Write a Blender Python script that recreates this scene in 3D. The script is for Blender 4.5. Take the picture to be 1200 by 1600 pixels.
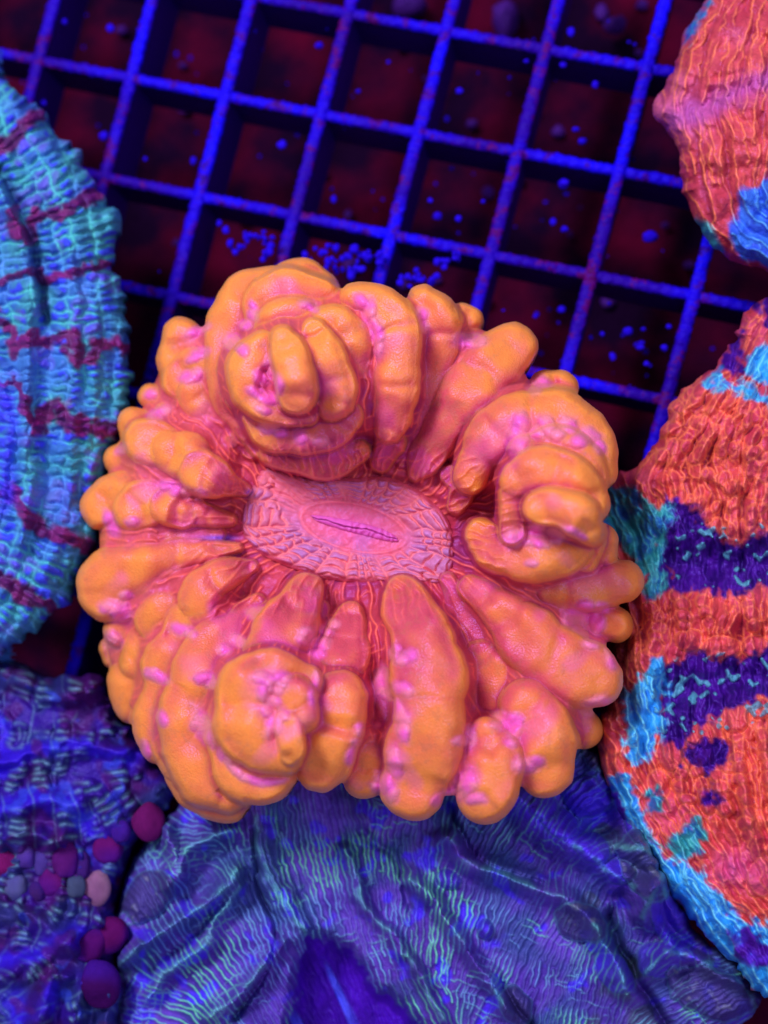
import bpy, math, random
import numpy as np
random.seed(7); rng = np.random.default_rng(7)
scene = bpy.context.scene
for o in list(bpy.data.objects): bpy.data.objects.remove(o)
# one Blender unit is one centimetre: the whole scene is a few hand-sized corals in a tank
scene.unit_settings.system = 'METRIC'; scene.unit_settings.scale_length = 0.01

# ---------------------------------------------------------------- camera
F = 2000.0
def nrm(v): v = np.asarray(v, float); return v/np.linalg.norm(v)
ZC = nrm((.15, -.11, .98)); TGT = np.array((0, 0, 2.0)); CP = TGT + 20*ZC
XC = nrm(np.cross((0, 1, 0), ZC)); YC = np.cross(ZC, XC)
cam = bpy.data.cameras.new('camera'); camo = bpy.data.objects.new('camera', cam); scene.collection.objects.link(camo)
from mathutils import Matrix, Vector
camo.matrix_world = Matrix(((XC[0], YC[0], ZC[0], CP[0]), (XC[1], YC[1], ZC[1], CP[1]), (XC[2], YC[2], ZC[2], CP[2]), (0, 0, 0, 1)))
cam.sensor_fit = 'VERTICAL'; cam.sensor_height = 36; cam.lens = 45
cam.clip_start = .5; cam.clip_end = 500
cam.dof.use_dof = True; cam.dof.focus_distance = 18.5; cam.dof.aperture_fstop = .125
scene.camera = camo
def P(px, py, z):
    """world point at height z that stands behind photo pixel (px, py)"""
    px = np.asarray(px, float); py = np.asarray(py, float); z = np.asarray(z, float)
    a = (px-600)/F; b = -(py-800)/F
    d = XC*a[..., None] + YC*b[..., None] - ZC
    t = (z-CP[2])/d[..., 2]
    return CP + d*t[..., None]
def pxs(z): return (CP[2]-z)/ZC[2]/F          # centimetres per photo pixel at height z

# ---------------------------------------------------------------- light: LED panels over the tank
w = bpy.data.worlds.new('World'); scene.world = w; w.use_nodes = True
w.node_tree.nodes['Background'].inputs[0].default_value = (.72, .52, 1.0, 1)
w.node_tree.nodes['Background'].inputs[1].default_value = .38
def lamp(name, loc, tgt, size, power, col):
    l = bpy.data.lights.new(name, 'AREA'); l.shape = 'RECTANGLE'; l.size = size[0]; l.size_y = size[1]; l.energy = power; l.color = col
    o = bpy.data.objects.new(name, l); scene.collection.objects.link(o); o.location = loc
    o.rotation_euler = (Vector(tgt)-Vector(loc)).to_track_quat('-Z', 'Y').to_euler(); return o
lamp('led_panel', (-14, 20, 46), (0, 0, 2), (14, 9), 23000, (1, .93, 1))
lamp('led_panel', (20, -2, 42), (0, 0, 2), (9, 9), 5000, (.86, .8, 1))
vs = scene.view_settings; scene.display_settings.display_device = 'sRGB'
vs.view_transform = 'Standard'; vs.look = 'None'; vs.gamma = 1; vs.exposure = 0.0
scene.cycles.max_bounces = 5; scene.cycles.diffuse_bounces = 3

# ---------------------------------------------------------------- helpers
def lin(h):
    c = np.array([int(h[i:i+2], 16)/255 for i in (0, 2, 4)])
    return np.where(c <= .04045, c/12.92, ((c+.055)/1.055)**2.4)
def mixc(a, b, t):
    t = np.clip(t, 0, 1)[..., None]; return a*(1-t)+b*t
def ss(a, b, x):
    t = np.clip((x-a)/(b-a), 0, 1); return t*t*(3-2*t)
def hash3(i, j, k, seed):
    n = (i*374761393 + j*668265263 + k*2147483647 + seed*1274126177) & 0xffffffff
    n = ((n ^ (n >> 13))*1274126177) & 0xffffffff
    n = ((n ^ (n >> 16))*668265263) & 0xffffffff
    return ((n ^ (n >> 15)) & 0xffff)/65535.0*2-1
def n2(x, y, seed=0):
    xi = np.floor(x).astype(np.int64); yi = np.floor(y).astype(np.int64); fx = x-xi; fy = y-yi
    u = fx*fx*(3-2*fx); v = fy*fy*(3-2*fy)
    a = hash3(xi, yi, 0, seed); b = hash3(xi+1, yi, 0, seed); c = hash3(xi, yi+1, 0, seed); d = hash3(xi+1, yi+1, 0, seed)
    return (a*(1-u)+b*u)*(1-v)+(c*(1-u)+d*u)*v
def fbm(x, y, s, oct=3, seed=0):
    r = 0; a = 1; t = 0
    for o in range(oct):
        c_, s_ = math.cos(.65+1.9*o), math.sin(.65+1.9*o); r = r+a*n2((x*c_-y*s_)/s+o*17.3, (x*s_+y*c_)/s-o*9.1, seed+o); t += a; a *= .5; s = s/2.03
    return r/t
def n3(p, s, seed=0):
    q = p/s; i = np.floor(q).astype(np.int64); f = q-i; u = f*f*(3-2*f); r = 0
    for dx in (0, 1):
        for dy in (0, 1):
            for dz in (0, 1):
                wgt = (u[:, 0] if dx else 1-u[:, 0])*(u[:, 1] if dy else 1-u[:, 1])*(u[:, 2] if dz else 1-u[:, 2])
                r = r+wgt*hash3(i[:, 0]+dx, i[:, 1]+dy, i[:, 2]+dz, seed)
    return r
def spline(pts, step, closed=False):
    p = np.array(pts, float); n = len(p)
    if n == 2 and not closed: p = np.array([p[0], (p[0]+p[1])/2, p[1]]); n = 3
    out = []; segs = n if closed else n-1
    for i in range(segs):
        if closed: a, b, c, d = p[(i-1) % n], p[i], p[(i+1) % n], p[(i+2) % n]
        else:
            b, c = p[i], p[i+1]; a = p[i-1] if i else 2*b-c; d = p[i+2] if i+2 < n else 2*c-b
        k = max(1, int(math.hypot(*(c-b)[:2])/step))
        for j in range(k):
            t = j/k
            out.append(.5*((2*b)+(c-a)*t+(2*a-5*b+4*c-d)*t*t+(3*b-3*c+d-a)*t**3))
    if not closed: out.append(p[-1])
    return np.array(out)
def mesh_obj(name, V, Fc, mat, parent=None, col=None, smooth=True):
    me = bpy.data.meshes.new(name); V = np.asarray(V, np.float32)
    if isinstance(Fc, np.ndarray):
        k = Fc.shape[1]; me.vertices.add(len(V)); me.vertices.foreach_set('co', V.ravel())
        me.loops.add(Fc.size); me.loops.foreach_set('vertex_index', Fc.astype(np.int32).ravel())
        me.polygons.add(len(Fc)); me.polygons.foreach_set('loop_start', np.arange(0, Fc.size, k, dtype=np.int32))
        me.update(calc_edges=True)
    else: me.from_pydata([tuple(map(float, v)) for v in V], [], Fc)
    me.polygons.foreach_set('use_smooth', np.full(len(me.polygons), smooth)); 
    if col is not None:
        a = me.color_attributes.new('Col', 'FLOAT_COLOR', 'POINT')
        a.data.foreach_set('color', np.c_[col, np.ones(len(col))].astype(np.float32).ravel())
    me.validate(); me.update(); me.materials.append(mat)
    o = bpy.data.objects.new(name, me); scene.collection.objects.link(o)
    if parent: o.parent = parent
    return o
def empty(name, label, cat, group=None):
    o = bpy.data.objects.new(name, None); scene.collection.objects.link(o); o.empty_display_size = 1
    o['label'] = label; o['category'] = cat
    if group: o['group'] = group
    return o

def surf(name, rough=.45, spec=.5, tint=(.35, .2, 1), bump=((9, .02, 'NOISE'),), sheen=0, sheen_tint=(1, .6, .2), sss=0, glow=None, flat=None, mottle=0, mscale=12):
    m = bpy.data.materials.new(name); m.use_nodes = True; nt = m.node_tree; N = nt.nodes; L = nt.links; b = N['Principled BSDF']
    if flat is None:
        a = N.new('ShaderNodeAttribute'); a.attribute_name = 'Col'; src = a.outputs['Color']
    else:
        a = N.new('ShaderNodeRGB'); a.outputs[0].default_value = (*flat, 1); src = a.outputs[0]
    tc = N.new('ShaderNodeTexCoord')
    if mottle:
        nz = N.new('ShaderNodeTexNoise'); nz.inputs['Scale'].default_value = mscale; nz.inputs['Detail'].default_value = 5; L.new(tc.outputs['Object'], nz.inputs['Vector'])
        mr = N.new('ShaderNodeMapRange'); mr.inputs[1].default_value = .25; mr.inputs[2].default_value = .75; mr.inputs[3].default_value = 1-mottle; mr.inputs[4].default_value = 1+mottle
        L.new(nz.outputs[0], mr.inputs[0])
        vm = N.new('ShaderNodeVectorMath'); vm.operation = 'SCALE'; L.new(src, vm.inputs[0]); L.new(mr.outputs[0], vm.inputs['Scale']); src = vm.outputs[0]
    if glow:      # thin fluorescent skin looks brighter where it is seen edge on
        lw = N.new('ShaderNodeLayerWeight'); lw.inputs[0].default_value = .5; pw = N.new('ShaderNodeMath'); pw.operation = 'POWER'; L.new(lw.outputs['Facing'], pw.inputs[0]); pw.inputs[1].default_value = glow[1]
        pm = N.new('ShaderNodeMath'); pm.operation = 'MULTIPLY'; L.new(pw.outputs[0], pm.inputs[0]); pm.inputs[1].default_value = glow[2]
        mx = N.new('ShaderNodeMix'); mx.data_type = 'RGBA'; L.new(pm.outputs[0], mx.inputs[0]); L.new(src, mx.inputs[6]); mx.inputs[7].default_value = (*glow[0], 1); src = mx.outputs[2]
    L.new(src, b.inputs['Base Color'])
    b.inputs['Roughness'].default_value = rough; b.inputs['Specular IOR Level'].default_value = spec
    b.inputs['Specular Tint'].default_value = (*tint, 1)
    if sheen:
        b.inputs['Sheen Weight'].default_value = sheen; b.inputs['Sheen Roughness'].default_value = .35; b.inputs['Sheen Tint'].default_value = (*sheen_tint, 1)
    if sss:
        b.inputs['Subsurface Weight'].default_value = sss; b.inputs['Subsurface Radius'].default_value = (1, .6, .5); b.inputs['Subsurface Scale'].default_value = .3
    prev = None
    for sc, dist, kind in bump:
        if kind == 'NOISE':
            t = N.new('ShaderNodeTexNoise'); t.inputs['Detail'].default_value = 4; out = t.outputs[0]
        else:
            t = N.new('ShaderNodeTexVoronoi'); out = t.outputs['Distance']
        t.inputs['Scale'].default_value = sc; L.new(tc.outputs['Object'], t.inputs['Vector'])
        bp = N.new('ShaderNodeBump'); bp.inputs['Strength'].default_value = 1; bp.inputs['Distance'].default_value = dist
        L.new(out, bp.inputs['Height'])
        if prev: L.new(prev, bp.inputs['Normal'])
        prev = bp.outputs[0]
    if prev: L.new(prev, b.inputs['Normal'])
    return m

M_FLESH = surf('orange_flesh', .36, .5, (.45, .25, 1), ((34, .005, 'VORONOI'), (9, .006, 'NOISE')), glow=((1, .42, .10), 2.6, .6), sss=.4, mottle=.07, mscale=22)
M_TISSUE = surf('pink_tissue', .4, .45, (.5, .25, 1), ((18, .006, 'NOISE'),), sss=.2, mottle=.10, mscale=14)
M_SIDE = surf('coral_skin', .42, .45, (.3, .25, 1), ((16, .02, 'NOISE'),), mottle=.18, mscale=10)
M_BUB = surf('bubble_skin', .75, .08, (.4, .2, 1), ((20, .008, 'NOISE'),), mottle=.12, mscale=9, sss=.3)

# ---------------------------------------------------------------- raster surfaces: a skin over an outline, modelled as relief
class Skin:
    def __init__(s, outline, res=2.0, wob=0, wlen=20, seed=0):
        pl = spline(outline, 7, True)
        if wob:
            t = np.roll(pl, -1, 0)-np.roll(pl, 1, 0); t /= np.linalg.norm(t, axis=1)[:, None]+1e-9
            k = wob*np.abs(n2(pl[:, 0]/wlen, pl[:, 1]/wlen, seed))*2-wob*.95
            pl = pl+np.c_[t[:, 1], -t[:, 0]]*k[:, None]
        s.pl = pl; s.res = res
        x0, y0 = pl.min(0)-3*res; x1, y1 = pl.max(0)+3*res
        s.x0, s.y0 = x0, y0
        s.xs = np.arange(x0, x1, res); s.ys = np.arange(y0, y1, res)
        s.X, s.Y = np.meshgrid(s.xs, s.ys)
        s.sd = s.polysd(pl, s.X, s.Y)
    @staticmethod
    def polysd(pl, X, Y):
        X = X.astype(np.float32); Y = Y.astype(np.float32); D = np.full(X.shape, 1e9, np.float32); ins = np.zeros(X.shape, bool); n = len(pl)
        for i in range(n):
            ax, ay = map(float, pl[i]); bx, by = map(float, pl[(i+1) % n]); dx, dy = bx-ax, by-ay; L = dx*dx+dy*dy+1e-9
            t = np.clip(((X-ax)*dx+(Y-ay)*dy)/L, 0, 1); D = np.minimum(D, (X-ax-t*dx)**2+(Y-ay-t*dy)**2)
            if ay != by:
                c = ((Y > min(ay, by)) & (Y <= max(ay, by))); ins ^= c & (X < ax+(Y-ay)*dx/dy)
        D = np.sqrt(D); return np.where(ins, D, -D)
    def poly(s, pts, warp=6, wl=14, seed=3, soft=4, off=0):
        wx = s.X+warp*fbm(s.X, s.Y, wl, 2, seed); wy = s.Y+warp*fbm(s.X, s.Y, wl, 2, seed+9)
        d = s.polysd(spline(pts, 14, True), wx, wy)+off; return ss(-soft/2, soft/2, d)
    def pline(s, pts, warp=0, wl=14, seed=5):
        """distance to a polyline"""
        X = s.X+warp*fbm(s.X, s.Y, wl, 2, seed) if warp else s.X; Y = s.Y+warp*fbm(s.X, s.Y, wl, 2, seed+9) if warp else s.Y
        p = spline(pts, 9); D = np.full(X.shape, 1e9)
        for a, b in zip(p[:-1], p[1:]):
            d = b[:2]-a[:2]; L = d@d+1e-9; t = np.clip(((X-a[0])*d[0]+(Y-a[1])*d[1])/L, 0, 1)
            D = np.minimum(D, (X-a[0]-t*d[0])**2+(Y-a[1]-t*d[1])**2)
        return np.sqrt(D)
    def domes(s, lst, seed=0, pw=.5):
        h = 0*s.X; ring = 0*s.X; ins = 0*s.X
        for k, (x, y, a, b, ang, up) in enumerate(lst):
            c_, s_ = math.cos(math.radians(ang)), math.sin(math.radians(ang)); u, v = (s.X-x)*c_+(s.Y-y)*s_, -(s.X-x)*s_+(s.Y-y)*c_
            e = np.hypot(u/a, v/b)*(1+.16*fbm(s.X, s.Y, 18, 2, seed+k)); hh = up*np.clip(1-e**2, 0, 1)**pw; m = hh > h
            h = np.maximum(h, hh); ring = np.where(e < 1.25, np.maximum(ring*(e > .9), np.exp(-((e-.98)*(a+b)/2/1.8)**2)), ring); ins = np.maximum(ins, ss(1.02, .9, e))
        return h, ring, ins
    def angles(s, samples, rot=0):
        def f(x, y):
            sx = 0; sy = 0
            for a, b, dx, dy in samples:
                th = 2*(math.atan2(dy, dx)+rot); wt = 1/((x-a)**2+(y-b)**2+300)**1.4
                sx = sx+wt*np.cos(th); sy = sy+wt*np.sin(th)
            return .5*np.arctan2(sy, sx)
        return f
    def streams(s, ang, sep, warp=(0, 20), seed=0, minlen=20, jit=.3, maxlen=400, width=None, margin=0):
        """evenly spaced lines that follow a direction field; gives distance to the nearest line and a number along it"""
        rnd = random.Random(seed); cs = 6.0; nx = int((s.xs[-1]-s.x0)/cs)+2; ny = int((s.ys[-1]-s.y0)/cs)+2
        gx, gy = np.meshgrid(s.x0+np.arange(nx)*cs, s.y0+np.arange(ny)*cs); A = ang(gx, gy)
        CX, CY = np.cos(A), np.sin(A); oc = 2.0; ox = int((s.xs[-1]-s.x0)/oc)+2; oy = int((s.ys[-1]-s.y0)/oc)+2; occ = np.zeros((oy, ox), bool)
        ii = ((s.ys-s.y0)/s.res).astype(int)
        H, W = s.sd.shape
        def inside(x, y):
            i = int((y-s.y0)/s.res); j = int((x-s.x0)/s.res)
            return 0 <= i < H and 0 <= j < W and s.sd[i, j] > margin
        def free(x, y):
            i = int((y-s.y0)/oc); j = int((x-s.x0)/oc)
            return 0 <= i < oy and 0 <= j < ox and not occ[i, j]
        def trace(x, y, sg):
            pts = []; pdx = pdy = 0; st = 3.0
            while len(pts)*st < maxlen:
                i = int((y-s.y0)/cs+.5); j = int((x-s.x0)/cs+.5)
                if not (0 <= i < ny and 0 <= j < nx): break
                dx, dy = CX[i, j], CY[i, j]
                if pts:
                    if dx*pdx+dy*pdy < 0: dx, dy = -dx, -dy
                else: dx, dy = dx*sg, dy*sg
                x += dx*st; y += dy*st; pdx, pdy = dx, dy
                if not inside(x, y) or not free(x, y): break
                pts.append((x, y))
            return pts
        lines = []
        k = int(sep*.62/oc); yy, xx = np.mgrid[-k:k+1, -k:k+1]; disk = (xx**2+yy**2)*oc*oc <= (sep*.6)**2
        def stamp(x, y):
            i = int((y-s.y0)/oc); j = int((x-s.x0)/oc)
            a, b, c, d = max(0, i-k), min(oy, i+k+1), max(0, j-k), min(ox, j+k+1)
            if a < b and c < d: occ[a:b, c:d] |= disk[a-i+k:b-i+k, c-j+k:d-j+k]
        for _ in range(int(len(s.xs)*len(s.ys)*s.res**2/(sep*sep)*4)):
            x = rnd.uniform(s.x0, s.xs[-1]); y = rnd.uniform(s.y0, s.ys[-1])
            if not inside(x, y) or not free(x, y): continue
            l = trace(x, y, -1)[::-1]+[(x, y)]+trace(x, y, 1)
            if len(l)*3 < minlen: continue
            for q in l: stamp(*q)
            lines.append(l)
        R = (width or sep*.75); D = np.full(s.X.shape, R*1.5, np.float32); S = np.zeros_like(D); kk = int(R/s.res)+1
        so = 0
        for l in lines:
            l = np.array(l); l = np.repeat(l, 2, 0)[:-1]; l[1::2] = (l[:-1:2]+l[2::2])/2
            if warp[0]:
                a, wl = warp; l = l+np.c_[a*fbm(l[:, 0], l[:, 1], wl, 2, seed+1), a*fbm(l[:, 0], l[:, 1], wl, 2, seed+2)]
            so += 1000
            for q, (x, y) in enumerate(l):
                i = int((y-s.y0)/s.res+.5); j = int((x-s.x0)/s.res+.5)
                a, b, c, d = max(0, i-kk), min(H, i+kk+1), max(0, j-kk), min(W, j+kk+1)
                if a >= b or c >= d: continue
                dd = np.sqrt((s.X[a:b, c:d]-x)**2+(s.Y[a:b, c:d]-y)**2); m = dd < D[a:b, c:d]
                D[a:b, c:d][m] = dd[m]; S[a:b, c:d][m] = so+q*1.5
        return D, S
    def height_edge(s, H, R, drop):
        t = np.clip(s.sd/R, 0, 1); return H-drop*(1-np.sqrt(1-(1-t)**2))
    def build(s, name, H, C, mat, parent=None, bottom=0, inset=.985, skirt=True, under=.62):
        res = s.res; keep = s.sd > -res*.75
        gy, gx = np.gradient(s.sd, res); Xs = s.X.copy(); Ys = s.Y.copy(); m = keep & (s.sd < res*.35)
        g = gx**2+gy**2+1e-6; Xs[m] -= (s.sd*gx/g)[m]; Ys[m] -= (s.sd*gy/g)[m]
        idx = -np.ones(s.sd.shape, int); quad = keep[:-1, :-1] & keep[1:, :-1] & keep[:-1, 1:] & keep[1:, 1:]
        used = np.zeros_like(keep)
        used[:-1, :-1] |= quad; used[1:, :-1] |= quad; used[:-1, 1:] |= quad; used[1:, 1:] |= quad
        idx[used] = np.arange(used.sum())
        q = np.stack([idx[:-1, :-1][quad], idx[1:, :-1][quad], idx[1:, 1:][quad], idx[:-1, 1:][quad]], 1)
        V = P(Xs[used], Ys[used], H[used]); col = C[used]
        if skirt:
            e = np.concatenate([q[:, [0, 1]], q[:, [1, 2]], q[:, [2, 3]], q[:, [3, 0]]]); key = {}
            n = len(V); code = e[:, 0]*n+e[:, 1]; rc = e[:, 1]*n+e[:, 0]; be = e[~np.isin(code, rc)]
            bv = np.unique(be); mp = -np.ones(n, int); cen = V.mean(0)
            by_, bx_ = np.gradient(blur(s.sd, 10, 2), res); gi = np.stack([bx_[used], -by_[used]], 1)[bv]; gi /= np.linalg.norm(gi, axis=1)[:, None]+1e-6     # inwards, along the table
            V1 = V[bv].copy(); h1 = np.minimum(.22, V1[:, 2]-bottom); V1[:, 2] -= h1; V1[:, :2] += gi*(h1*.35)[:, None]
            V2 = V[bv].copy(); h2 = V2[:, 2]-bottom; V2[:, 2] = bottom; V2[:, :2] += gi*(h2*under)[:, None]
            k = len(bv); m1 = mp.copy(); m1[bv] = n+np.arange(k); m2 = mp.copy(); m2[bv] = n+k+np.arange(k)
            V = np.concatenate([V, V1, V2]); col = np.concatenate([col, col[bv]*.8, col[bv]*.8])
            q = np.concatenate([q, np.stack([be[:, 1], be[:, 0], m1[be[:, 0]], m1[be[:, 1]]], 1), np.stack([m1[be[:, 1]], m1[be[:, 0]], m2[be[:, 0]], m2[be[:, 1]]], 1)])
        return mesh_obj(name, V, q, mat, parent, col)

# ---------------------------------------------------------------- swept fleshy lobes
DC = (545., 822.)
ORANGE = lin('f29440'); ORANGE2 = lin('e27a4c'); PINK = lin('ce5068'); ROSE = lin('a83054'); MAG = lin('ee5cd0'); LILAC = lin('a866c8'); OLIVE = lin('c08048')
LOBES = [  # (x, y, radius, height) along each fold of flesh
 ([(448,430,20,2.7),(480,430,24,2.7),(506,452,24,2.6)], .1),
 ([(428,440,22,3.0),(378,455,28,3.0),(352,500,28,3.0),(348,555,27,3.0),(352,605,26,3.0),(370,650,22,2.9),(405,700,15,2.8)], 0),
 ([(408,505,24,3.2),(408,466,26,3.25),(450,446,26,3.3),(495,458,25,3.25),(522,472,22,3.1)], .1),
 ([(412,525,20,3.45),(432,493,24,3.5),(465,490,24,3.5),(483,512,22,3.4)], .05),
 ([(508,502,24,3.6),(532,504,27,3.65),(547,535,28,3.6),(550,575,26,3.5)], .1),
 ([(490,518,20,4.0),(508,555,28,4.05),(523,600,32,4.0),(522,628,30,3.9)], .25),
 ([(442,530,20,4.4),(453,556,26,4.45),(462,592,31,4.45),(463,618,30,4.35)], .35),
 ([(412,545,24,4.0),(386,567,27,4.0),(381,605,22,4.0),(400,632,20,3.95),(440,647,18,3.95),(482,648,16,3.9)], .15),
 ([(395,650,15,3.45),(420,678,23,3.5),(462,680,27,3.55),(510,672,32,3.6),(535,650,30,3.6)], -.1),
 ([(425,705,20,3.05),(470,716,24,3.1),(520,720,24,3.1),(560,705,18,3.0)], -.35),
 ([(552,463,20,3.45),(588,470,28,3.5),(616,502,34,3.55),(622,545,35,3.55),(620,595,34,3.5),(614,640,33,3.4),(607,668,24,3.3)], .05),
 ([(610,690,24,3.0),(595,720,16,2.8)], -.5),
 ([(662,472,28,3.1),(682,495,33,3.15),(684,540,30,3.1),(673,590,26,3.0),(658,640,22,2.9),(643,685,15,2.8),(628,722,9,2.7)], .0),
 ([(722,492,18,2.6),(734,500,19,2.55)], .1),
 ([(800,542,36,2.9),(778,560,44,2.95),(748,595,46,3.0),(714,635,40,3.0),(684,682,32,2.9),(662,718,24,2.8),(648,742,11,2.7)], -.1),
 ([(855,604,27,2.6),(876,605,27,2.55)], .0),
 ([(735,745,25,3.2),(752,700,32,3.3),(795,663,42,3.35),(845,652,42,3.35),(893,664,44,3.3),(926,700,40,3.3),(934,733,30,3.3)], .05),
 ([(822,705,26,3.6),(868,695,27,3.65),(908,712,28,3.65),(926,745,24,3.6),(926,778,20,3.5)], -.05),
 ([(810,748,30,3.9),(850,735,36,3.95),(893,755,40,3.95),(925,788,27,3.85)], .2),
 ([(842,793,24,4.35),(870,792,28,4.4),(904,806,31,4.4),(920,830,22,4.25)], .25),
 ([(803,768,20,3.85),(801,800,20,3.85),(800,832,20,3.8)], -.35),
 ([(752,835,24,3.4),(775,860,32,3.5),(820,872,34,3.6),(870,868,34,3.6),(902,850,28,3.55)], .15),
 ([(922,838,24,3.4),(913,872,22,3.3)], .1),
 ([(940,842,26,3.0),(946,868,20,2.9)], .05),
 ([(830,905,16,2.9),(862,922,24,2.9),(910,920,32,2.9),(950,912,35,2.85),(972,908,31,2.8)], .0),
 ([(932,968,24,2.5),(962,976,27,2.45)], .0),
 ([(735,918,18,2.9),(768,940,29,3.0),(808,978,42,3.1),(850,1018,52,3.15),(893,1046,54,3.1),(928,1062,42,3.0)], -.12),
 ([(890,1128,38,2.4),(910,1140,30,2.3)], -.05),
 ([(757,1030,32,2.9),(775,1060,40,2.9),(785,1095,38,2.9)], -.05),
 ([(822,1100,40,3.2),(845,1130,46,3.3),(852,1168,46,3.3),(852,1200,45,3.2)], .05),
 ([(760,1148,30,3.4),(772,1190,41,3.5),(766,1228,48,3.5),(758,1244,44,3.4)], .1),
 ([(628,925,27,3.1),(638,952,38,3.3),(658,990,46,3.5),(668,1035,53,3.6),(671,1085,54,3.65),(668,1140,55,3.65),(658,1190,54,3.6),(645,1232,50,3.4)], .0),
 ([(548,962,20,2.95),(544,992,31,3.1),(536,1024,40,3.25),(520,1058,24,3.3)], .0),
 ([(532,1088,38,3.75),(521,1130,47,3.8),(510,1168,45,3.75),(502,1198,37,3.65)], .1),
 ([(588,1145,22,3.2),(576,1180,31,3.3),(570,1213,33,3.2)], .1),
 ([(478,922,26,3.0),(462,952,37,3.2),(443,988,44,3.35),(420,1022,42,3.5)], -.05),
 ([(478,1062,24,4.0),(425,1048,30,4.1),(388,1075,46,4.1),(386,1122,47,4.1),(405,1160,46,4.05),(440,1176,34,4.0)], .2),
 ([(458,1088,38,4.15),(470,1118,26,4.15)], -.05),
 ([(450,1128,20,4.25),(456,1168,20,4.3),(452,1182,15,4.2)], .2),
 ([(348,1112,20,3.6),(355,1160,32,3.6),(378,1202,40,3.6),(415,1224,36,3.6),(442,1212,24,3.6)], .15),
 ([(402,942,14,2.8),(362,980,28,2.95),(316,1028,40,3.15),(311,1080,47,3.2),(300,1140,52,3.2),(316,1200,48,3.15),(352,1232,40,3.1)], .05),
 ([(290,1212,34,2.6),(315,1240,36,2.6),(352,1252,33,2.6)], .15),
 ([(262,1160,27,2.85),(272,1190,28,2.8)], .15),
 ([(393,884,11,2.75),(350,898,24,2.95),(312,926,32,3.0),(308,958,30,2.95),(290,975,16,2.8)], -.08),
 ([(285,962,22,2.9),(280,998,27,2.95),(256,1036,34,2.9),(262,1076,34,2.85),(242,1125,35,2.8),(246,1166,28,2.7)], .0),
 ([(320,905,12,2.75),(285,918,18,2.8),(258,937,25,2.8),(242,965,28,2.75),(246,988,22,2.7)], -.02),
 ([(225,1000,27,2.5),(214,1035,28,2.45)], .1),
 ([(205,1065,38,2.2),(207,1096,34,2.1)], .1),
 ([(173,1012,18,2.0),(175,1030,15,1.9)], -.1),
 ([(372,856,9,2.7),(320,860,18,2.8),(268,868,26,2.85),(218,885,36,2.8),(175,905,48,2.7),(166,925,45,2.6)], .02),
 ([(186,985,26,2.4),(200,960,26,2.5)], -.2),
 ([(188,772,34,2.7),(160,790,36,2.6)], .15),
 ([(226,786,36,2.95),(210,796,34,2.9)], .12),
 ([(264,788,32,3.0),(285,800,24,2.95)], .05),
 ([(305,800,20,2.9),(335,808,16,2.85),(360,812,9,2.75)], -.35),
 ([(185,718,24,2.4),(204,702,22,2.45)], .0),
 ([(210,662,28,2.6),(226,682,32,2.65)], .1),
 ([(232,690,35,2.95),(262,702,34,2.95)], .15),
 ([(290,712,36,3.1),(268,706,32,3.05)], .15),
 ([(312,737,34,3.25),(334,746,29,3.2),(358,757,18,3.05),(382,765,9,2.8)], .1),
 ([(234,618,18,2.4),(250,622,18,2.4)], -.2),
 ([(285,528,33,2.7),(278,562,34,2.7)], .1),
 ([(282,592,32,2.8),(306,578,32,2.85)], .05),
 ([(306,614,30,2.85),(330,642,22,2.85)], -.02),
 ([(334,650,22,2.8),(358,682,18,2.8)], -.3),
 ([(372,672,18,2.85),(392,705,13,2.75)], -.3),
 ([(262,650,22,2.6),(300,668,22,2.75),(335,700,16,2.8)], -.35),
 ([(225,852,24,2.7),(262,842,24,2.75),(305,838,18,2.75),(342,835,11,2.7)], -.2),
 ([(408,572,30,3.55),(428,612,30,3.55)], -.55),
 ([(820,800,26,3.5),(850,835,26,3.5)], -.5),
 ([(398,520,20,3.2),(385,560,20,3.3),(372,620,20,3.2)], -.4),
 ([(575,500,22,3.1),(582,560,24,3.15),(572,630,24,3.0),(560,700,18,2.8)], -.35),
 ([(640,560,22,2.9),(640,640,20,2.8)], -.35), ([(735,560,22,2.5),(700,620,20,2.6),(655,690,14,2.6)], -.4),
 ([(500,1060,22,3.3),(485,1100,20,3.5)], -.3), ([(585,1010,18,2.8),(585,1070,20,2.95),(560,1130,18,3.0)], -.35), ([(330,960,16,2.75),(370,930,12,2.7)], -.35),
 ([(700,905,12,2.7),(722,950,20,2.75),(750,1000,18,2.8)], -.5),
 ([(712,790,14,2.8),(722,760,20,2.9),(700,740,14,2.8)], -.5),
 ([(596,1000,16,2.9),(600,1060,20,3.0),(602,1110,22,3.1),(606,1180,22,3.1)], -.25),
 ([(500,950,14,2.8),(495,990,20,2.9),(488,1030,22,3.0)], -.2),
 ([(725,1075,18,2.8),(728,1130,20,2.9),(735,1170,18,3.0)], -.2),
]
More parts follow.
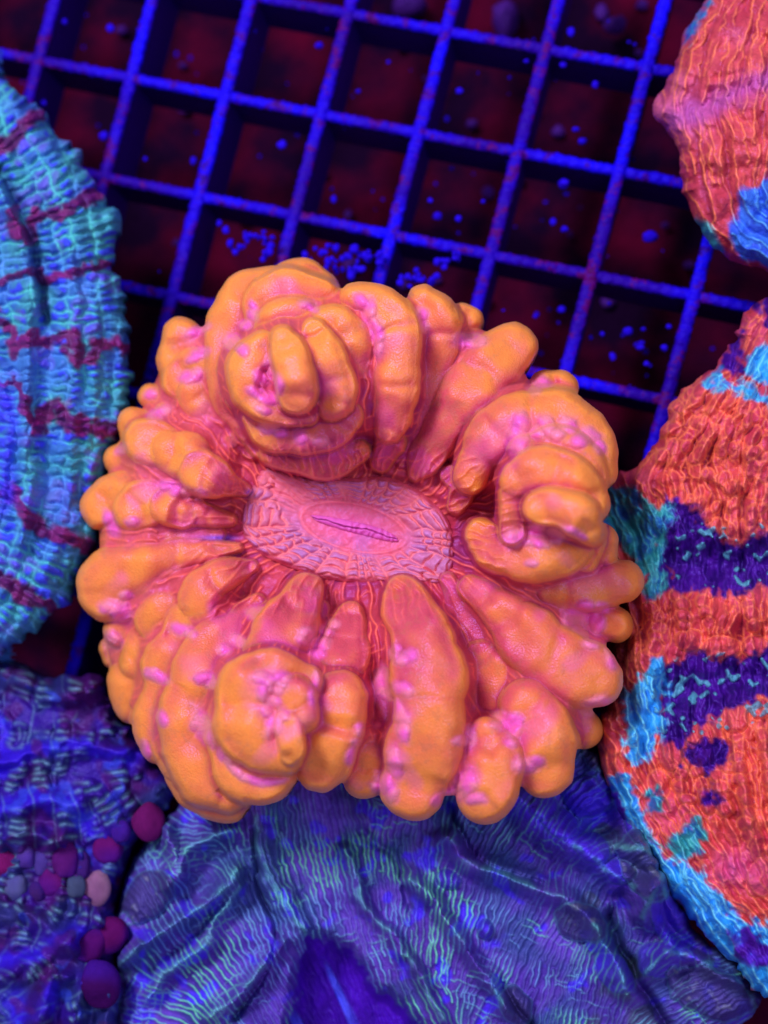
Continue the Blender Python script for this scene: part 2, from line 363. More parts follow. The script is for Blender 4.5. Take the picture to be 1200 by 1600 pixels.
# magenta nodules in the hollows: (x, y, half width, half length, angle)
NOD = [(424,575,9,16,80),(408,592,9,12,60),(400,612,8,12,20),(418,622,9,14,15),(432,600,9,13,90),(412,640,6,12,20),
 (395,492,7,9,60),(362,534,10,13,10),(378,545,8,10,40),(384,508,7,9,0),(395,478,5,8,60),(480,474,6,12,0),(488,480,6,9,30),
 (566,472,8,12,50),(577,488,9,16,100),(590,520,9,15,80),(583,505,7,9,80),(592,545,6,10,100),(658,490,9,10,60),(662,510,7,9,80),
 (735,533,9,20,0),(722,527,7,10,0),(748,528,6,10,20),(847,600,10,15,30),(835,610,8,9,0),
 (815,662,12,16,70),(855,666,11,15,60),(888,664,11,14,40),(920,680,11,15,30),(936,698,8,10,60),(838,675,9,10,0),(872,678,9,10,0),(905,690,9,10,0),(808,685,14,18,80),
 (800,842,12,14,0),(822,838,12,15,0),(845,842,12,15,0),(868,836,12,14,0),(890,832,8,16,15),(905,838,6,9,20),(835,828,9,12,0),
 (903,962,14,17,60),(932,972,11,15,80),(905,988,12,16,60),(925,1003,10,12,0),(888,968,9,12,60),(915,950,10,14,0),(940,950,8,12,0),(958,1022,12,20,80),
 (938,1103,12,22,0),(920,1110,9,12,0),(795,1128,11,22,170),(805,1140,9,14,110),(782,1118,8,10,0),(820,1196,11,16,10),(836,1190,8,12,0),(800,1160,7,9,0),
 (735,1152,8,15,90),(722,1158,7,12,0),(727,1225,14,20,120),(700,1246,10,20,160),(742,1248,8,14,0),
 (600,1068,11,22,80),(630,1077,9,16,20),(622,1112,10,20,55),(631,1142,9,14,80),(608,1085,8,10,0),(616,1192,10,22,80),(603,1224,12,15,60),(612,1238,9,12,80),(590,1230,8,12,20),(640,1025,9,12,0),(628,1030,9,10,0),(615,1020,8,9,0),(618,1012,6,7,0),
 (565,1142,9,11,60),(551,1180,8,14,110),(560,1160,7,9,0),
 (410,1060,9,14,15),(428,1066,10,16,10),(440,1058,8,12,0),(412,1085,9,13,80),(425,1096,9,12,40),(418,1112,8,11,40),(428,1132,11,20,110),(440,1120,8,10,0),(497,1062,7,14,100),(490,1086,7,13,100),(430,1078,7,10,0),
 (357,1192,5,12,60),(370,1206,6,14,45),(395,1219,6,20,18),(425,1222,5,18,-10),(346,1180,5,9,80),
 (318,1060,9,14,0),(330,1068,7,10,0),(322,1140,12,24,60),(312,1132,9,14,10),(252,1122,8,11,60),(246,1058,7,17,20),(238,1050,6,9,0),(228,1172,6,12,80),(285,985,8,16,20),(298,990,6,9,0),
 (186,955,13,18,40),(172,948,9,13,0),(168,1000,8,12,60),(178,1000,9,14,60),(196,930,7,9,0),(300,588,9,16,160),(312,552,7,14,160),(305,518,7,14,160),(318,512,6,10,160),(305,558,6,12,150),(245,648,8,13,160),(236,615,7,9,160),(255,642,6,10,160),
 (170,812,7,13,70),(176,825,7,12,60),(207,815,7,9,0),(192,700,6,11,150),(262,758,8,11,0),(275,766,8,10,0),(292,768,8,10,0),(310,772,7,10,0),(420,668,8,12,0),(438,676,6,8,0),(470,682,9,10,0),(500,690,8,10,0),
 (400,958,10,13,0),(372,1000,8,10,30),(350,1015,7,9,0),(480,990,9,11,0),(472,1000,7,9,0),(500,1005,9,12,0),(510,985,7,9,0),(520,975,6,8,0),(495,1020,8,10,0),(830,880,5,8,0)]
orange = empty('fleshy_coral', 'big round orange and pink coral with swollen folds around a pale oval mouth', 'coral')
def blur(A, k, it=2):
    for _ in range(it):
        for ax in (0, 1):
            B = np.cumsum(np.concatenate([np.repeat(A.take([0], ax), k+1, ax), A, np.repeat(A.take([-1], ax), k, ax)], ax), ax)
            n = A.shape[ax]; A = (B.take(range(2*k+1, n+2*k+1), ax)-B.take(range(0, n), ax))/(2*k+1)
    return A
TI = [(158,780),(160,900),(190,1040),(235,1130),(290,1225),(440,1190),(560,1195),(650,1240),(760,1235),(870,1190),(925,1090),(950,985),(940,890),(925,740),(885,640),(830,600),(800,545),(720,500),(620,470),(520,460),(400,450),(330,500),(262,560),(225,640),(185,710)]
t = Skin([(90,380),(1030,380),(1030,1310),(90,1310)], 1.25)      # working area only: the outline comes from the folds themselves
ti = t.polysd(spline(TI, 8, True), t.X, t.Y)
X, Y = t.X, t.Y; dx, dy = X-DC[0], Y-DC[1]; dist = np.hypot(dx, dy); drad = np.hypot(dx/168, dy/92)
def soft(x): return np.maximum(x, 0)
NL = len(LOBES); BT = 50.0
Hb = np.full(X.shape, -9.); own = np.full(X.shape, -1); dl = np.full(X.shape, -50.); sdf = ti.copy().astype(float); acc = np.zeros(X.shape); ton = np.zeros(X.shape); rown = np.full(X.shape, 20.)
for k, (pts, tone) in enumerate(LOBES):
    pts = [(a, b_, r, 2.7+(z-2.7)*(1.45 if z > 2.7 else 1.15)) for a, b_, r, z in pts]; p = spline(pts, 3); rm = p[:, 2].max(); m0 = rm*1.25+26
    i0, i1 = np.searchsorted(t.ys, [p[:, 1].min()-m0, p[:, 1].max()+m0]); j0, j1 = np.searchsorted(t.xs, [p[:, 0].min()-m0, p[:, 0].max()+m0])
    x, y = X[i0:i1, j0:j1], Y[i0:i1, j0:j1]; D = np.full(x.shape, -99.); zc = np.zeros(x.shape); rr = np.ones(x.shape); si = np.zeros(x.shape)
    sl = np.r_[0, np.cumsum(np.hypot(*np.diff(p[:, :2], axis=0).T))]
    for q, (a, b_, r, z) in enumerate(p):
        r = r*(1.03+.05*math.sin(sl[q]/17+k)+.04*math.sin(sl[q]/9.3+2*k))
        dd = r-np.hypot(x-a, y-b_); mk = dd > D; D[mk] = dd[mk]; zc[mk] = z; rr[mk] = r; si[mk] = sl[q]
    zc = blur(zc, 3, 2); D = D+.11*np.minimum(rr, 34)*fbm(x, y, 30, 2, 500+k)
    q_ = np.clip(D/rr, 0, 1); s_ = pxs(3.4)
    h = zc+.98*s_*.80*np.minimum(rr, 46)*np.sqrt(1-(1-q_)**2.5)
    rk = np.random.default_rng(k)
    for _ in range(rk.integers(1, 4)):
        c0 = sl[-1]*(.05+.9*rk.random()**1.6); cw_ = 6+7*rk.random(); h -= (.02+.03*rk.random())*np.exp(-((si-c0+5*fbm(x, y, 25, 1, k))/cw_)**2)*ss(0, .4, q_)
    h += .08*fbm(x, y, 38, 1, 700+k)*ss(0, .3, q_)
    h = np.where(D < 0, zc+D*.17, h)                                # the flank runs down steeply outside the fold
    H_, a_, o_, d_, sd_, t_, r_o = (A[i0:i1, j0:j1] for A in (Hb, acc, own, dl, sdf, ton, rown))
    a_ += np.exp(BT*(h-3)); mk = (h > H_) & (D > -1); H_[:] = np.maximum(H_, h); o_[mk] = k; d_[mk] = D[mk]; t_[mk] = tone; r_o[mk] = rr[mk]
    sd_[:] = np.maximum(sd_, D)
base = 2.72-1.35*np.exp(-soft(ti)/50)-.10*ss(1.6, 1.1, drad)-.12*ss(1.0, .9, drad)
def runmax(A, k):
    for ax in (0, 1):
        B = A.copy(); s_ = 1
        for st in (1, 2, 4, 8, 16):          # growing window by doubling
            if s_ >= k: break
            st = min(st, k-s_+1); n = B.shape[ax]
            F1 = np.concatenate([B.take(range(st, n), ax), B.take([-1]*st, ax)], ax); F0 = np.concatenate([B.take([0]*st, ax), B.take(range(0, n-st), ax)], ax)
            B = np.maximum(B, np.maximum(F0, F1)); s_ += st
        A = B
    return A
top = np.maximum(np.where(own >= 0, Hb, -9), base); close = -runmax(-runmax(top, 13), 13); fillH = blur(close, 7, 2)
drape = fillH-.16+.10*ss(520, 330, X)-.34*ss(1.9, 1.15, drad); drape = np.minimum(drape, 4.6)
ins_disc = ss(1.02, 1.2, drad)
base = np.where(ti > -14, np.maximum(base, base+(drape-base)*ins_disc), base)
H = np.log(acc+np.exp(BT*(base-3)))/BT+3
mk = base > Hb-.01; own[mk] = -1; tiss = ss(-.05, .12, base-Hb)
H = blur(H, 1, 1)
D1, S1 = t.streams(lambda x, y: np.arctan2((y-DC[1])/.62, x-DC[0]), 16, warp=(13, 34), seed=4, width=12, maxlen=230)
D2, S2 = t.streams(lambda x, y: np.arctan2((y-DC[1])/.62, x-DC[0])+1.05, 22, warp=(16, 30), seed=9, width=10, maxlen=110)
foot = ss(1.75, 1.15, drad+.25*fbm(X, Y, 30, 1, 91))
gap = np.clip(tiss+(1-tiss)*(np.exp(-soft(dl)/6)*ss(.4, .05, ton+.2*fbm(X, Y, 40, 2, 90)+.4*ss(150, 330, dist))+.8*foot), 0, 1)
lm = np.exp(-(D1/1.6)**2)*ss(-.5, .1, fbm(X, Y, 40, 2, 31))*gap*(1-.7*foot*(1-tiss)); lm2 = .7*np.exp(-(D2/1.5)**2)*ss(0, .45, fbm(X, Y, 30, 2, 33))*gap
fade = ss(380, 200, dist)*.5+.5
H = H+.05*np.exp(-(D1/2.6)**2)*gap*fade+.03*lm2*fade+.035*fbm(X, Y, 18, 2, 40)*gap
# nodules
NR = np.zeros(X.shape); Hn = H.copy(); 
for k, (x0, y0, a, b_, ang) in enumerate(NOD):
    c_, s_ = math.cos(math.radians(ang)), math.sin(math.radians(ang)); m0 = b_*1.9
    i0, i1 = np.searchsorted(t.ys, [y0-m0, y0+m0]); j0, j1 = np.searchsorted(t.xs, [x0-m0, x0+m0]); x, y = X[i0:i1, j0:j1]-x0, Y[i0:i1, j0:j1]-y0
    u, v = x*c_+y*s_, -x*s_+y*c_; e = np.hypot(u/b_/1.3, v/a/1.25)*(1+.22*fbm(X[i0:i1, j0:j1], Y[i0:i1, j0:j1], 11, 2, k))
    e = np.minimum(e, 1.6); sub = H[i0:i1, j0:j1]; pk_ = sub[np.unravel_index(np.argmin(e), e.shape)]; near = ss(-.55, -.2, sub-pk_)*ss(.55, .2, sub-pk_)
    A = Hn[i0:i1, j0:j1]; A[:] = np.maximum(A, sub+.0075*a*np.clip(1-(e/1.1)**2, 0, 1)**1.3*near)
    B = NR[i0:i1, j0:j1]; B[:] = np.maximum(B, ss(1.5, .45, e)*near); own[i0:i1, j0:j1][(e < .95) & (near > .3)] = NL+k
H = blur(Hn, 1, 1)
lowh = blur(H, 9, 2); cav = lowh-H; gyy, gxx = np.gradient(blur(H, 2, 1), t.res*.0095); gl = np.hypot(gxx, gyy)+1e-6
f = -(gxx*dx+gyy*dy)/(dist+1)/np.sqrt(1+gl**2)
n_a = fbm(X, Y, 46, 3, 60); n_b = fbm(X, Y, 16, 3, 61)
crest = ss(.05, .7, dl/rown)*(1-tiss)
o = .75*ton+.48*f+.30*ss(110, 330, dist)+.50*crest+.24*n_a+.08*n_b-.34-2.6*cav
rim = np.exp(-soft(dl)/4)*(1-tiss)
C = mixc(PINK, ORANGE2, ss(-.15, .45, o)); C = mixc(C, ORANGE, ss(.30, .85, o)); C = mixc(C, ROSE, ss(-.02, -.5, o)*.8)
C = mixc(C, lin('ffa048'), rim*ss(-.2, .5, o+.3)*.55)
C = mixc(C, lin('b87858'), ss(.15, .7, fbm(X, Y, 9, 3, 62)+.4*fbm(X, Y, 60, 1, 64))*.28)
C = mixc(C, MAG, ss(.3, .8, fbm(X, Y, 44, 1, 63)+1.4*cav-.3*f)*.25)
Ct = mixc(mixc(lin('b4324f'), lin('cc4c60'), ss(-.4, .5, fbm(X, Y, 30, 3, 41))), lin('93307a'), ss(.1, .6, fbm(X, Y, 26, 2, 43))*.7)
Ct = mixc(Ct, lin('d8645c'), ss(180, 380, dist)*.7)
C = mixc(C, Ct, tiss*ss(420, 250, dist)*.6+tiss*.35)
C = mixc(C, lin('ff7464'), np.clip(np.maximum(lm, lm2*.8)*fade, 0, 1))
hot = mixc(np.broadcast_to(lin('f584a8'), C.shape), lin('f262c4'), ss(-.4, .3, fbm(X, Y, 22, 2, 66)))
C = mixc(C, hot, NR*.9)
C = mixc(C, lin('7a5ae8'), np.maximum(np.exp(-((dx+205)**2/900+(dy-18)**2/16)), np.exp(-((dx+152)**2/90+(dy+52)**2/40)))*.8)  # two violet glints on the left folds, painted into the colour
# mesh: one surface cut into the folds, the nodules and the tissue between them, with the normals of the whole
t.sd = blur(sdf, 2, 1); H = H-.0*H; H = t.height_edge(H, 14, .25)
res = t.res; keep = t.sd > -res*.75; gy, gx = np.gradient(t.sd, res); Xs = X.copy(); Ys = Y.copy(); mm = keep & (t.sd < res*.35); g = gx**2+gy**2+1e-6
Xs[mm] -= (t.sd*gx/g)[mm]; Ys[mm] -= (t.sd*gy/g)[mm]
quad = keep[:-1, :-1] & keep[1:, :-1] & keep[:-1, 1:] & keep[1:, 1:] & (drad[:-1, :-1] > .74)
idx = np.arange(X.size).reshape(X.shape); q = np.stack([idx[:-1, :-1][quad], idx[1:, :-1][quad], idx[1:, 1:][quad], idx[:-1, 1:][quad]], 1); qo = own[:-1, :-1][quad]
V = P(Xs, Ys, H); ga = np.gradient(V, axis=1); gb = np.gradient(V, axis=0); NN = np.cross(gb, ga); NN /= np.linalg.norm(NN, axis=2)[..., None]+1e-12
if NN[..., 2].mean() < 0: NN = -NN
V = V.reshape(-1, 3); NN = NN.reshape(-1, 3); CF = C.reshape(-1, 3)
for k in range(NL+len(NOD)):                     # a scrap cut off from its fold belongs to the tissue
    w_ = np.nonzero(qo == k)[0]
    if len(w_) < 4: qo[w_] = -1; continue
    u, inv = np.unique(q[w_], return_inverse=True); inv = inv.reshape(-1, 4); lab = np.arange(len(u))
    while True:
        m_ = lab[inv].min(1); l2_ = lab.copy()
        for c_ in range(4): np.minimum.at(l2_, inv[:, c_], m_)
        l2_ = l2_[l2_]
        if (l2_ == lab).all(): break
        lab = l2_
    fl_ = lab[inv[:, 0]]; ids, cn = np.unique(fl_, return_counts=True); qo[w_[fl_ != ids[cn.argmax()]]] = -1
for k in range(-1, NL+len(NOD)):
    fq = q[qo == k]
    if len(fq) < 4: continue
    u, inv = np.unique(fq, return_inverse=True)
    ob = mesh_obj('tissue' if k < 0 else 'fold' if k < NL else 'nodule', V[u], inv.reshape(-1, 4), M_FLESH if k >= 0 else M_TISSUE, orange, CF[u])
    ob.data.normals_split_custom_set_from_vertices(NN[u].tolist())
# the flanks and the stony base underneath
e = np.concatenate([q[:, [0, 1]], q[:, [1, 2]], q[:, [2, 3]], q[:, [3, 0]]]); n = X.size; code = e[:, 0]*n+e[:, 1]; rc = e[:, 1]*n+e[:, 0]; be = e[~np.isin(code, rc)]
be = be[(drad.ravel()[be[:, 0]] > 1.3)]; bv = np.unique(be); mp = np.zeros(n, int); kb = len(bv); mp[bv] = np.arange(kb); R0 = V[bv]; cen = P(DC[0], DC[1], 0)
rings = []
for dz, sc in ((0, 1), (-.12, .999), (-.32, .985), (-.55, .955), (-.8, .9)):
    W = R0.copy(); W[:, 2] = np.maximum(W[:, 2]+dz, .1); W[:, :2] = cen[:2]+(W[:, :2]-cen[:2])*sc; rings.append(W)
W = R0.copy(); W[:, 2] = .06; W[:, :2] = cen[:2]+(W[:, :2]-cen[:2])*.8; rings.append(W)
a, b_ = mp[be[:, 0]], mp[be[:, 1]]; FQ = np.concatenate([np.stack([b_+i*kb, a+i*kb, a+(i+1)*kb, b_+(i+1)*kb], 1) for i in range(len(rings)-1)])
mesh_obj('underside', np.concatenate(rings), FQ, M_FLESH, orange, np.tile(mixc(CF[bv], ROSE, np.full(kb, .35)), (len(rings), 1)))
LF = H

# oral disc: rings of overlapping scales between radial seams
OD = [(373,822),(380,785),(398,742),(422,726),(480,744),(545,747),(602,745),(650,764),(687,795),(705,825),(711,862),(707,892),(683,915),(640,911),(585,912),(530,908),(490,900),(420,873),(386,850)]
d = Skin(OD, 1.0)
mx, my, ma = 553., 824., math.radians(13); ux, uy = (d.X-mx)*math.cos(ma)+(d.Y-my)*math.sin(ma), -(d.X-mx)*math.sin(ma)+(d.Y-my)*math.cos(ma)
e = np.hypot(ux/84, uy/36)
rad = np.clip(1-d.sd/np.maximum(d.sd+(e-1)*36, 1), 0, 1)*(e > 1)
ph = np.arctan2(uy/.62, ux)+.09*fbm(d.X, d.Y, 34, 2, 55); nsec = 30
sec = ph/(2*math.pi)*nsec+.4*np.sin(ph*5)+.22*np.sin(ph*9+1); si = np.floor(sec); sf = sec-si; sI = si.astype(np.int64)
h2_ = hash3(sI, 0*sI, 9, 8); cnt = 5.4+1.8*h2_; rr = rad*cnt+.6*hash3(sI, 0*sI, 5, 3)+.45*np.sin(sf*math.pi)+.35*fbm(d.X, d.Y, 16, 2, 58); ri = np.floor(rr); rf = rr-ri
edge = np.minimum(sf, 1-sf)*2
puff = (1-(2*np.clip(rf, 0, 1)-1)**4)*(1-(1-np.clip(edge, 0, 1))**2.5)*(.55+.45*rf)
zone = ss(.02, .18, rad)*ss(.99, .86, rad); calm = ss(.2, .6, fbm(d.X, d.Y, 50, 2, 60)+.7*np.exp(-((d.X-455)**2+(d.Y-790)**2)/1800))
zz = zone*(1-.85*calm); lip = np.exp(-((1-rf)/.16)**2)*ss(0, .3, edge)+np.exp(-(rf/.07)**2)*ss(0, .3, edge); seam = np.exp(-(edge/.16)**2)
Hd = 2.66-.10*(1-rad)+blur(.12*zz*puff, 1, 1)+.025*np.exp(-((e-1)/.06)**2)+.02*fbm(d.X, d.Y, 9, 2, 61)+.02*(calm*zone)*np.sin(ph*60)*.4
Hd -= .07*ss(12, 0, d.sd)
cc_ = np.broadcast_to(mixc(lin('dc6a7c'), lin('c070a4'), ss(-.3, .5, fbm(d.X, d.Y, 34, 2, 63))), d.X.shape+(3,))
cel = mixc(lin('b884cc'), lin('d880a8'), ss(-.5, .5, hash3(sI, ri.astype(np.int64), 1, 4)))
Cc = mixc(cc_, cel, zz*puff*.95); Cc = mixc(Cc, lin('ff928e'), np.clip(zone*(lip*(.3+.7*(1-calm))+.6*seam*(1-.6*calm)), 0, 1)*.85)
rs = np.sin(ph*46+2.5*fbm(d.X, d.Y, 16, 2, 65)); Cc = mixc(Cc, lin('e8607c'), ((e < 1)+calm*zone)*ss(.2, .9, rs)*.3); Cc = mixc(Cc, lin('ff7c86'), np.exp(-((e-1)/.035)**2)*ss(-.5, .2, fbm(d.X, d.Y, 30, 2, 69))*.7)
Cc = mixc(Cc, lin('c8445e'), ss(12, 1, d.sd)*.85); Cc = mixc(Cc, lin('a03468'), np.exp(-((d.sd-6)/2.2)**2)*.2); Cc = mixc(Cc, lin('ee5cc8'), np.exp(-(e/.75)**2)*.45)
d.build('oral_disc', d.height_edge(Hd, 4, .03), Cc, M_TISSUE, orange, bottom=2.3, under=.1)
# the mouth: two puckered lips with a slit between them
MO = [(484,806),(500,805),(545,813),(590,824),(616,836),(624,844),(610,846),(575,838),(530,826),(495,814)]
m = Skin(MO, .7)
vx, vy = (m.X-554)*math.cos(ma)+(m.Y-825)*math.sin(ma), -(m.X-554)*math.sin(ma)+(m.Y-825)*math.cos(ma)
vv = vy+1.6*np.sin(vx/13)+2.2*fbm(m.X, m.Y, 12, 2, 70); pk = .5+.5*np.sin(vx/1.5+5*fbm(m.X, m.Y, 14, 2, 71))*ss(-.5, .4, fbm(m.X, m.Y, 18, 1, 72)+.012*vx)
Hm = 2.56+.09*np.sqrt(np.clip(m.sd/9, 0, 1))-.07*np.exp(-(vv/(1.0+.6*fbm(m.X, m.Y, 20, 1, 73)))**2)+.018*pk
Cm = mixc(mixc(lin('d858b0'), lin('f070d8'), pk), lin('b03080'), np.exp(-(vv/.9)**2)*.8)
m.build('mouth', Hm, Cm, M_TISSUE, orange, bottom=2.4, under=.1)
def ball(name, x, y, rx, ry, ang, z, rz, parent, mat, col, nu=18, nv=12, lump=.12, seed=0):
    th = np.linspace(0, 2*math.pi, nu, endpoint=False); la = np.linspace(-math.pi/2, math.pi/2, nv)
    T, Lt = np.meshgrid(th, la); n = np.stack([np.cos(T)*np.cos(Lt), np.sin(T)*np.cos(Lt), np.sin(Lt)], -1).reshape(-1, 3)
    c = P(x, y, z); s = pxs(z); a = math.radians(-ang)
    q = n*np.array((ry*s, rx*s, rz*s)); q = q*(1+lump*n3(n, .8, seed+50)[:, None])
    V = np.c_[q[:, 0]*math.cos(a)-q[:, 1]*math.sin(a), q[:, 0]*math.sin(a)+q[:, 1]*math.cos(a), q[:, 2]]+c
    i = np.arange(nv-1)[:, None]*nu; j = np.arange(nu)[None, :]; j2 = (j+1) % nu
    F = np.stack([i+j, i+j2, i+nu+j2, i+nu+j], -1).reshape(-1, 4)
    cc = col(V, n) if callable(col) else np.broadcast_to(col, (len(V), 3))
    return mesh_obj(name, V, F, mat, parent, cc)
print('orange done')
# ================================================================ neighbours
def rot_samples(s): return [(x, y, -dy, dx) for x, y, dx, dy in s]
# ---- teal banded coral, left
teal = empty('banded_coral', 'teal and blue ribbed coral with jagged maroon bands, left edge of the frame', 'coral')
s = Skin([(-120,60),(-40,90),(0,118),(40,152),(70,180),(98,212),(125,245),(145,278),(158,300),(175,325),(187,362),(180,398),(176,415),(192,440),(198,480),(205,520),(205,560),(208,590),(200,635),(196,660),(184,690),(172,735),(158,775),(160,815),(150,850),(135,885),(112,925),(95,955),(60,985),(25,1010),(-60,1060),(-120,1070)], 1.8, wob=9, wlen=15, seed=3)
DS = [(20,140,1,-.65),(60,200,1,-.6),(110,270,1,-.5),(60,300,1,-.45),(160,340,1,-.2),(100,380,1,-.3),(30,420,1,-.15),(190,440,1,-.1),(120,500,1,0),(190,560,1,.05),(40,560,1,0),(150,640,1,.1),(170,720,1,.2),(80,720,1,.1),(150,820,1,.35),(60,820,1,.3),(110,900,1,.5),(60,960,1,.6),(0,950,1,.5)]
D1, S1 = s.streams(s.angles(DS), 17, warp=(7, 17), seed=21, width=14, minlen=30)
D2, S2 = s.streams(s.angles(rot_samples(DS)), 34, warp=(9, 19), seed=22, width=22, minlen=20, maxlen=300)
ridge = np.zeros_like(s.X)
for pts, wd, h in ([(20,160),(60,230),(105,310),(120,400),(118,500),(112,600),(110,700),(105,800),(70,900)], 20, .22), ([(0,290),(30,360),(45,450),(42,540),(40,640),(45,740),(30,850)], 14, .3), ([(120,210),(165,320),(178,420),(190,540),(185,660),(150,780),(110,890)], 14, .12), ([(75,225),(125,290),(150,400),(150,520),(150,640),(140,740)], 12, .16), ([(-10,590),(12,640),(14,720),(5,800)], 20, .3):
    ridge += h*np.exp(-(s.pline(pts, 8, 30)/wd)**2)
vd = s.pline([(0,262),(28,325),(55,385),(63,430),(72,500)], 6, 20); ridge -= .28*np.exp(-(vd/8)**2)
vd2 = s.pline([(22,700),(20,760),(14,830)], 3, 20); ridge -= .1*np.exp(-(vd2/12)**2)
cell = np.sqrt(np.clip(D1/7, 0, 1)*np.clip(D2/11, 0, 1))
l1 = np.exp(-(D1/2.6)**2)*(.45+.55*ss(-.4, .4, fbm(s.X, s.Y, 28, 2, 12))); l2 = np.exp(-(D2/2.6)**2)*(.35+.65*ss(-.3, .4, fbm(s.X, s.Y, 26, 2, 13)))
H = 1.9+.9*(1-np.exp(-np.maximum(s.sd, 0)/90))+ridge+.17*cell+.02*np.maximum(l1, l2)+.04*fbm(s.X, s.Y, 16, 3, 15)
C = mixc(mixc(lin('3c78c8'), lin('2a4ea8'), ss(-.4, .5, fbm(s.X, s.Y, 34, 3, 16))), lin('3f9aa8'), ss(-.2, .5, fbm(s.X, s.Y, 46, 2, 17))*.8)
C = mixc(C, lin('3a40f5'), ss(.02, .3, fbm(s.X, s.Y, 21, 2, 18))*ss(.45, .8, cell)*.85)
C = mixc(C, lin('7060e0'), ss(.3, .5, fbm(s.X, s.Y, 40, 2, 19))*.5)
lc = mixc(np.broadcast_to(lin('50c8c0'), C.shape), np.broadcast_to(lin('5a9cf0'), C.shape), ss(-.3, .5, fbm(s.X, s.Y, 40, 2, 20)))
C = mixc(C, lc, np.maximum(l1, l2)*.9)
for pts, wd in (([(-30,240),(0,228),(20,216),(38,192),(62,182)], 11), ([(14,335),(42,372),(60,338),(90,332),(112,328),(132,312),(156,306)], 9), ([(-30,450),(0,441),(50,424),(62,434),(90,432),(120,424),(132,414),(176,412)], 7), ([(-10,495),(16,515),(26,548),(45,530),(90,530),(108,524),(120,562),(140,558),(152,533),(203,546)], 9), ([(60,668),(72,642),(90,634),(102,656),(128,664),(160,668),(184,668)], 13), ([(8,768),(40,800),(62,822),(92,836),(140,852)], 11), ([(-20,895),(0,906),(25,918),(52,938),(78,952)], 10), ([(0,597),(28,600),(42,650),(66,664)], 6)):
    dd = s.pline(pts, 13, 17, seed=14); mk = ss(wd*1.7, wd*.8, dd+2*fbm(s.X, s.Y, 9, 2, 5))
    C = mixc(C, mixc(lin('541058'), lin('781c68'), ss(-.4, .4, fbm(s.X, s.Y, 20, 2, 23))), mk*.95); H = H+.05*mk
C = mixc(C, lin('4038e8'), np.exp(-(s.pline([(-10,605),(14,640),(14,720),(5,800)], 5, 20)/14)**2)*.8)
C = mixc(C, lin('203068'), np.exp(-(vd/8)**2)*.6)
s.build('ribbed_skin', s.height_edge(H, 22, .5), C, M_SIDE, teal, bottom=.2, inset=.9)

# ---- red corals, right: wrinkled skin with patches
def wrinkled(s, DS, z0, ridge, cols, seed, sep=9, big=26, line=.9, edge=(30, .9), bulge=.16, wrp=7, cross=.8):
    Db, _ = s.streams(s.angles(DS), big, warp=(10, 36), seed=seed, width=big*.7, minlen=40)
    D1, _ = s.streams(s.angles(DS), sep*1.6, warp=(wrp*1.7, 26), seed=seed+1, width=14, minlen=30, maxlen=260)
    D3, _ = s.streams(s.angles(DS), sep, warp=(wrp, 15), seed=seed+12, width=9, minlen=14, maxlen=110)
    D2, _ = s.streams(s.angles(rot_samples(DS)), 19, warp=(wrp*1.6, 12), seed=seed+2, width=9, minlen=8, maxlen=24)
    rg = 1-np.clip(Db/(big*.55), 0, 1)**1.5; bead = fbm(s.X, s.Y, 24, 2, seed+3); fine = fbm(s.X, s.Y, 9, 2, seed+4)
    pt = ss(-.15, .3, fbm(s.X, s.Y, 30, 2, seed+5))
    l1 = np.exp(-(D1/1.6)**2)*ss(-.6, 0, fbm(s.X, s.Y, 26, 2, seed+15)); l3 = np.exp(-(D3/1.4)**2)*pt*.75; l2 = np.exp(-(D2/1.4)**2)*ss(-.1, .3, fbm(s.X, s.Y, 22, 2, seed+6))
    ln = np.maximum(np.maximum(l1, l3), l2*cross)
    H = z0+ridge+bulge*rg+.11*bead*(.5+rg)+.02*fine+.05*np.exp(-(D1/3.2)**2)+.03*np.exp(-(D3/2.4)**2)*pt
    A, B, Lc, Pk = cols
    C = mixc(mixc(A, B, ss(-.4, .5, fbm(s.X, s.Y, 40, 3, seed+7))), Pk, ss(.1, .6, fbm(s.X, s.Y, 75, 2, seed+8))*.6)
    C = mixc(C, lin('8a2440')[None, None, :]+0*C, ss(.5, .1, rg)*.6)
    C = mixc(C, Lc, ln*line)
    return H, C, ln, bead, rg
RED = (lin('d04a4c'), lin('b83246'), lin('ff8456'), lin('dc5884'))
red = empty('wrinkled_coral', 'big red wrinkled coral with purple blotches and a cyan rim, right edge of the frame', 'coral')
s = Skin([(1330,440),(1230,460),(1185,476),(1160,498),(1145,535),(1125,565),(1098,592),(1068,612),(1046,640),(1035,672),(1020,705),(1002,728),(970,738),(945,755),(925,800),(930,900),(945,1000),(955,1060),(938,1125),(940,1180),(950,1222),(968,1262),(990,1300),(1015,1345),(1045,1395),(1085,1440),(1120,1475),(1155,1512),(1180,1550),(1215,1560),(1330,1600)], 1.7, wob=6, wlen=16, seed=5)
DS = [(1060,660,.8,-1),(1020,720,.5,-1),(1100,600,.8,-1),(1150,540,.6,-1),(1190,500,.4,-1),(1150,650,.6,-1),(1130,760,.1,1),(1060,770,.15,1),(1190,750,.3,-1),(1180,830,0,1),(990,800,.6,1),(1100,940,.15,-1),(1040,930,.1,-1),(1180,940,.05,1),(990,960,.2,1),(1150,1010,.1,-1),(990,1100,.25,1),(1060,1050,.2,-1),(1150,1200,.15,1),(1190,1160,.25,1),(1100,1200,.2,1),(1110,1300,.6,1),(1040,1280,.5,1),(1000,1250,.5,1),(1150,1330,.4,1),(1190,1300,.2,1),(1150,1430,.75,1),(1080,1410,.7,1),(1190,1420,.9,1),(1170,1500,.6,1)]
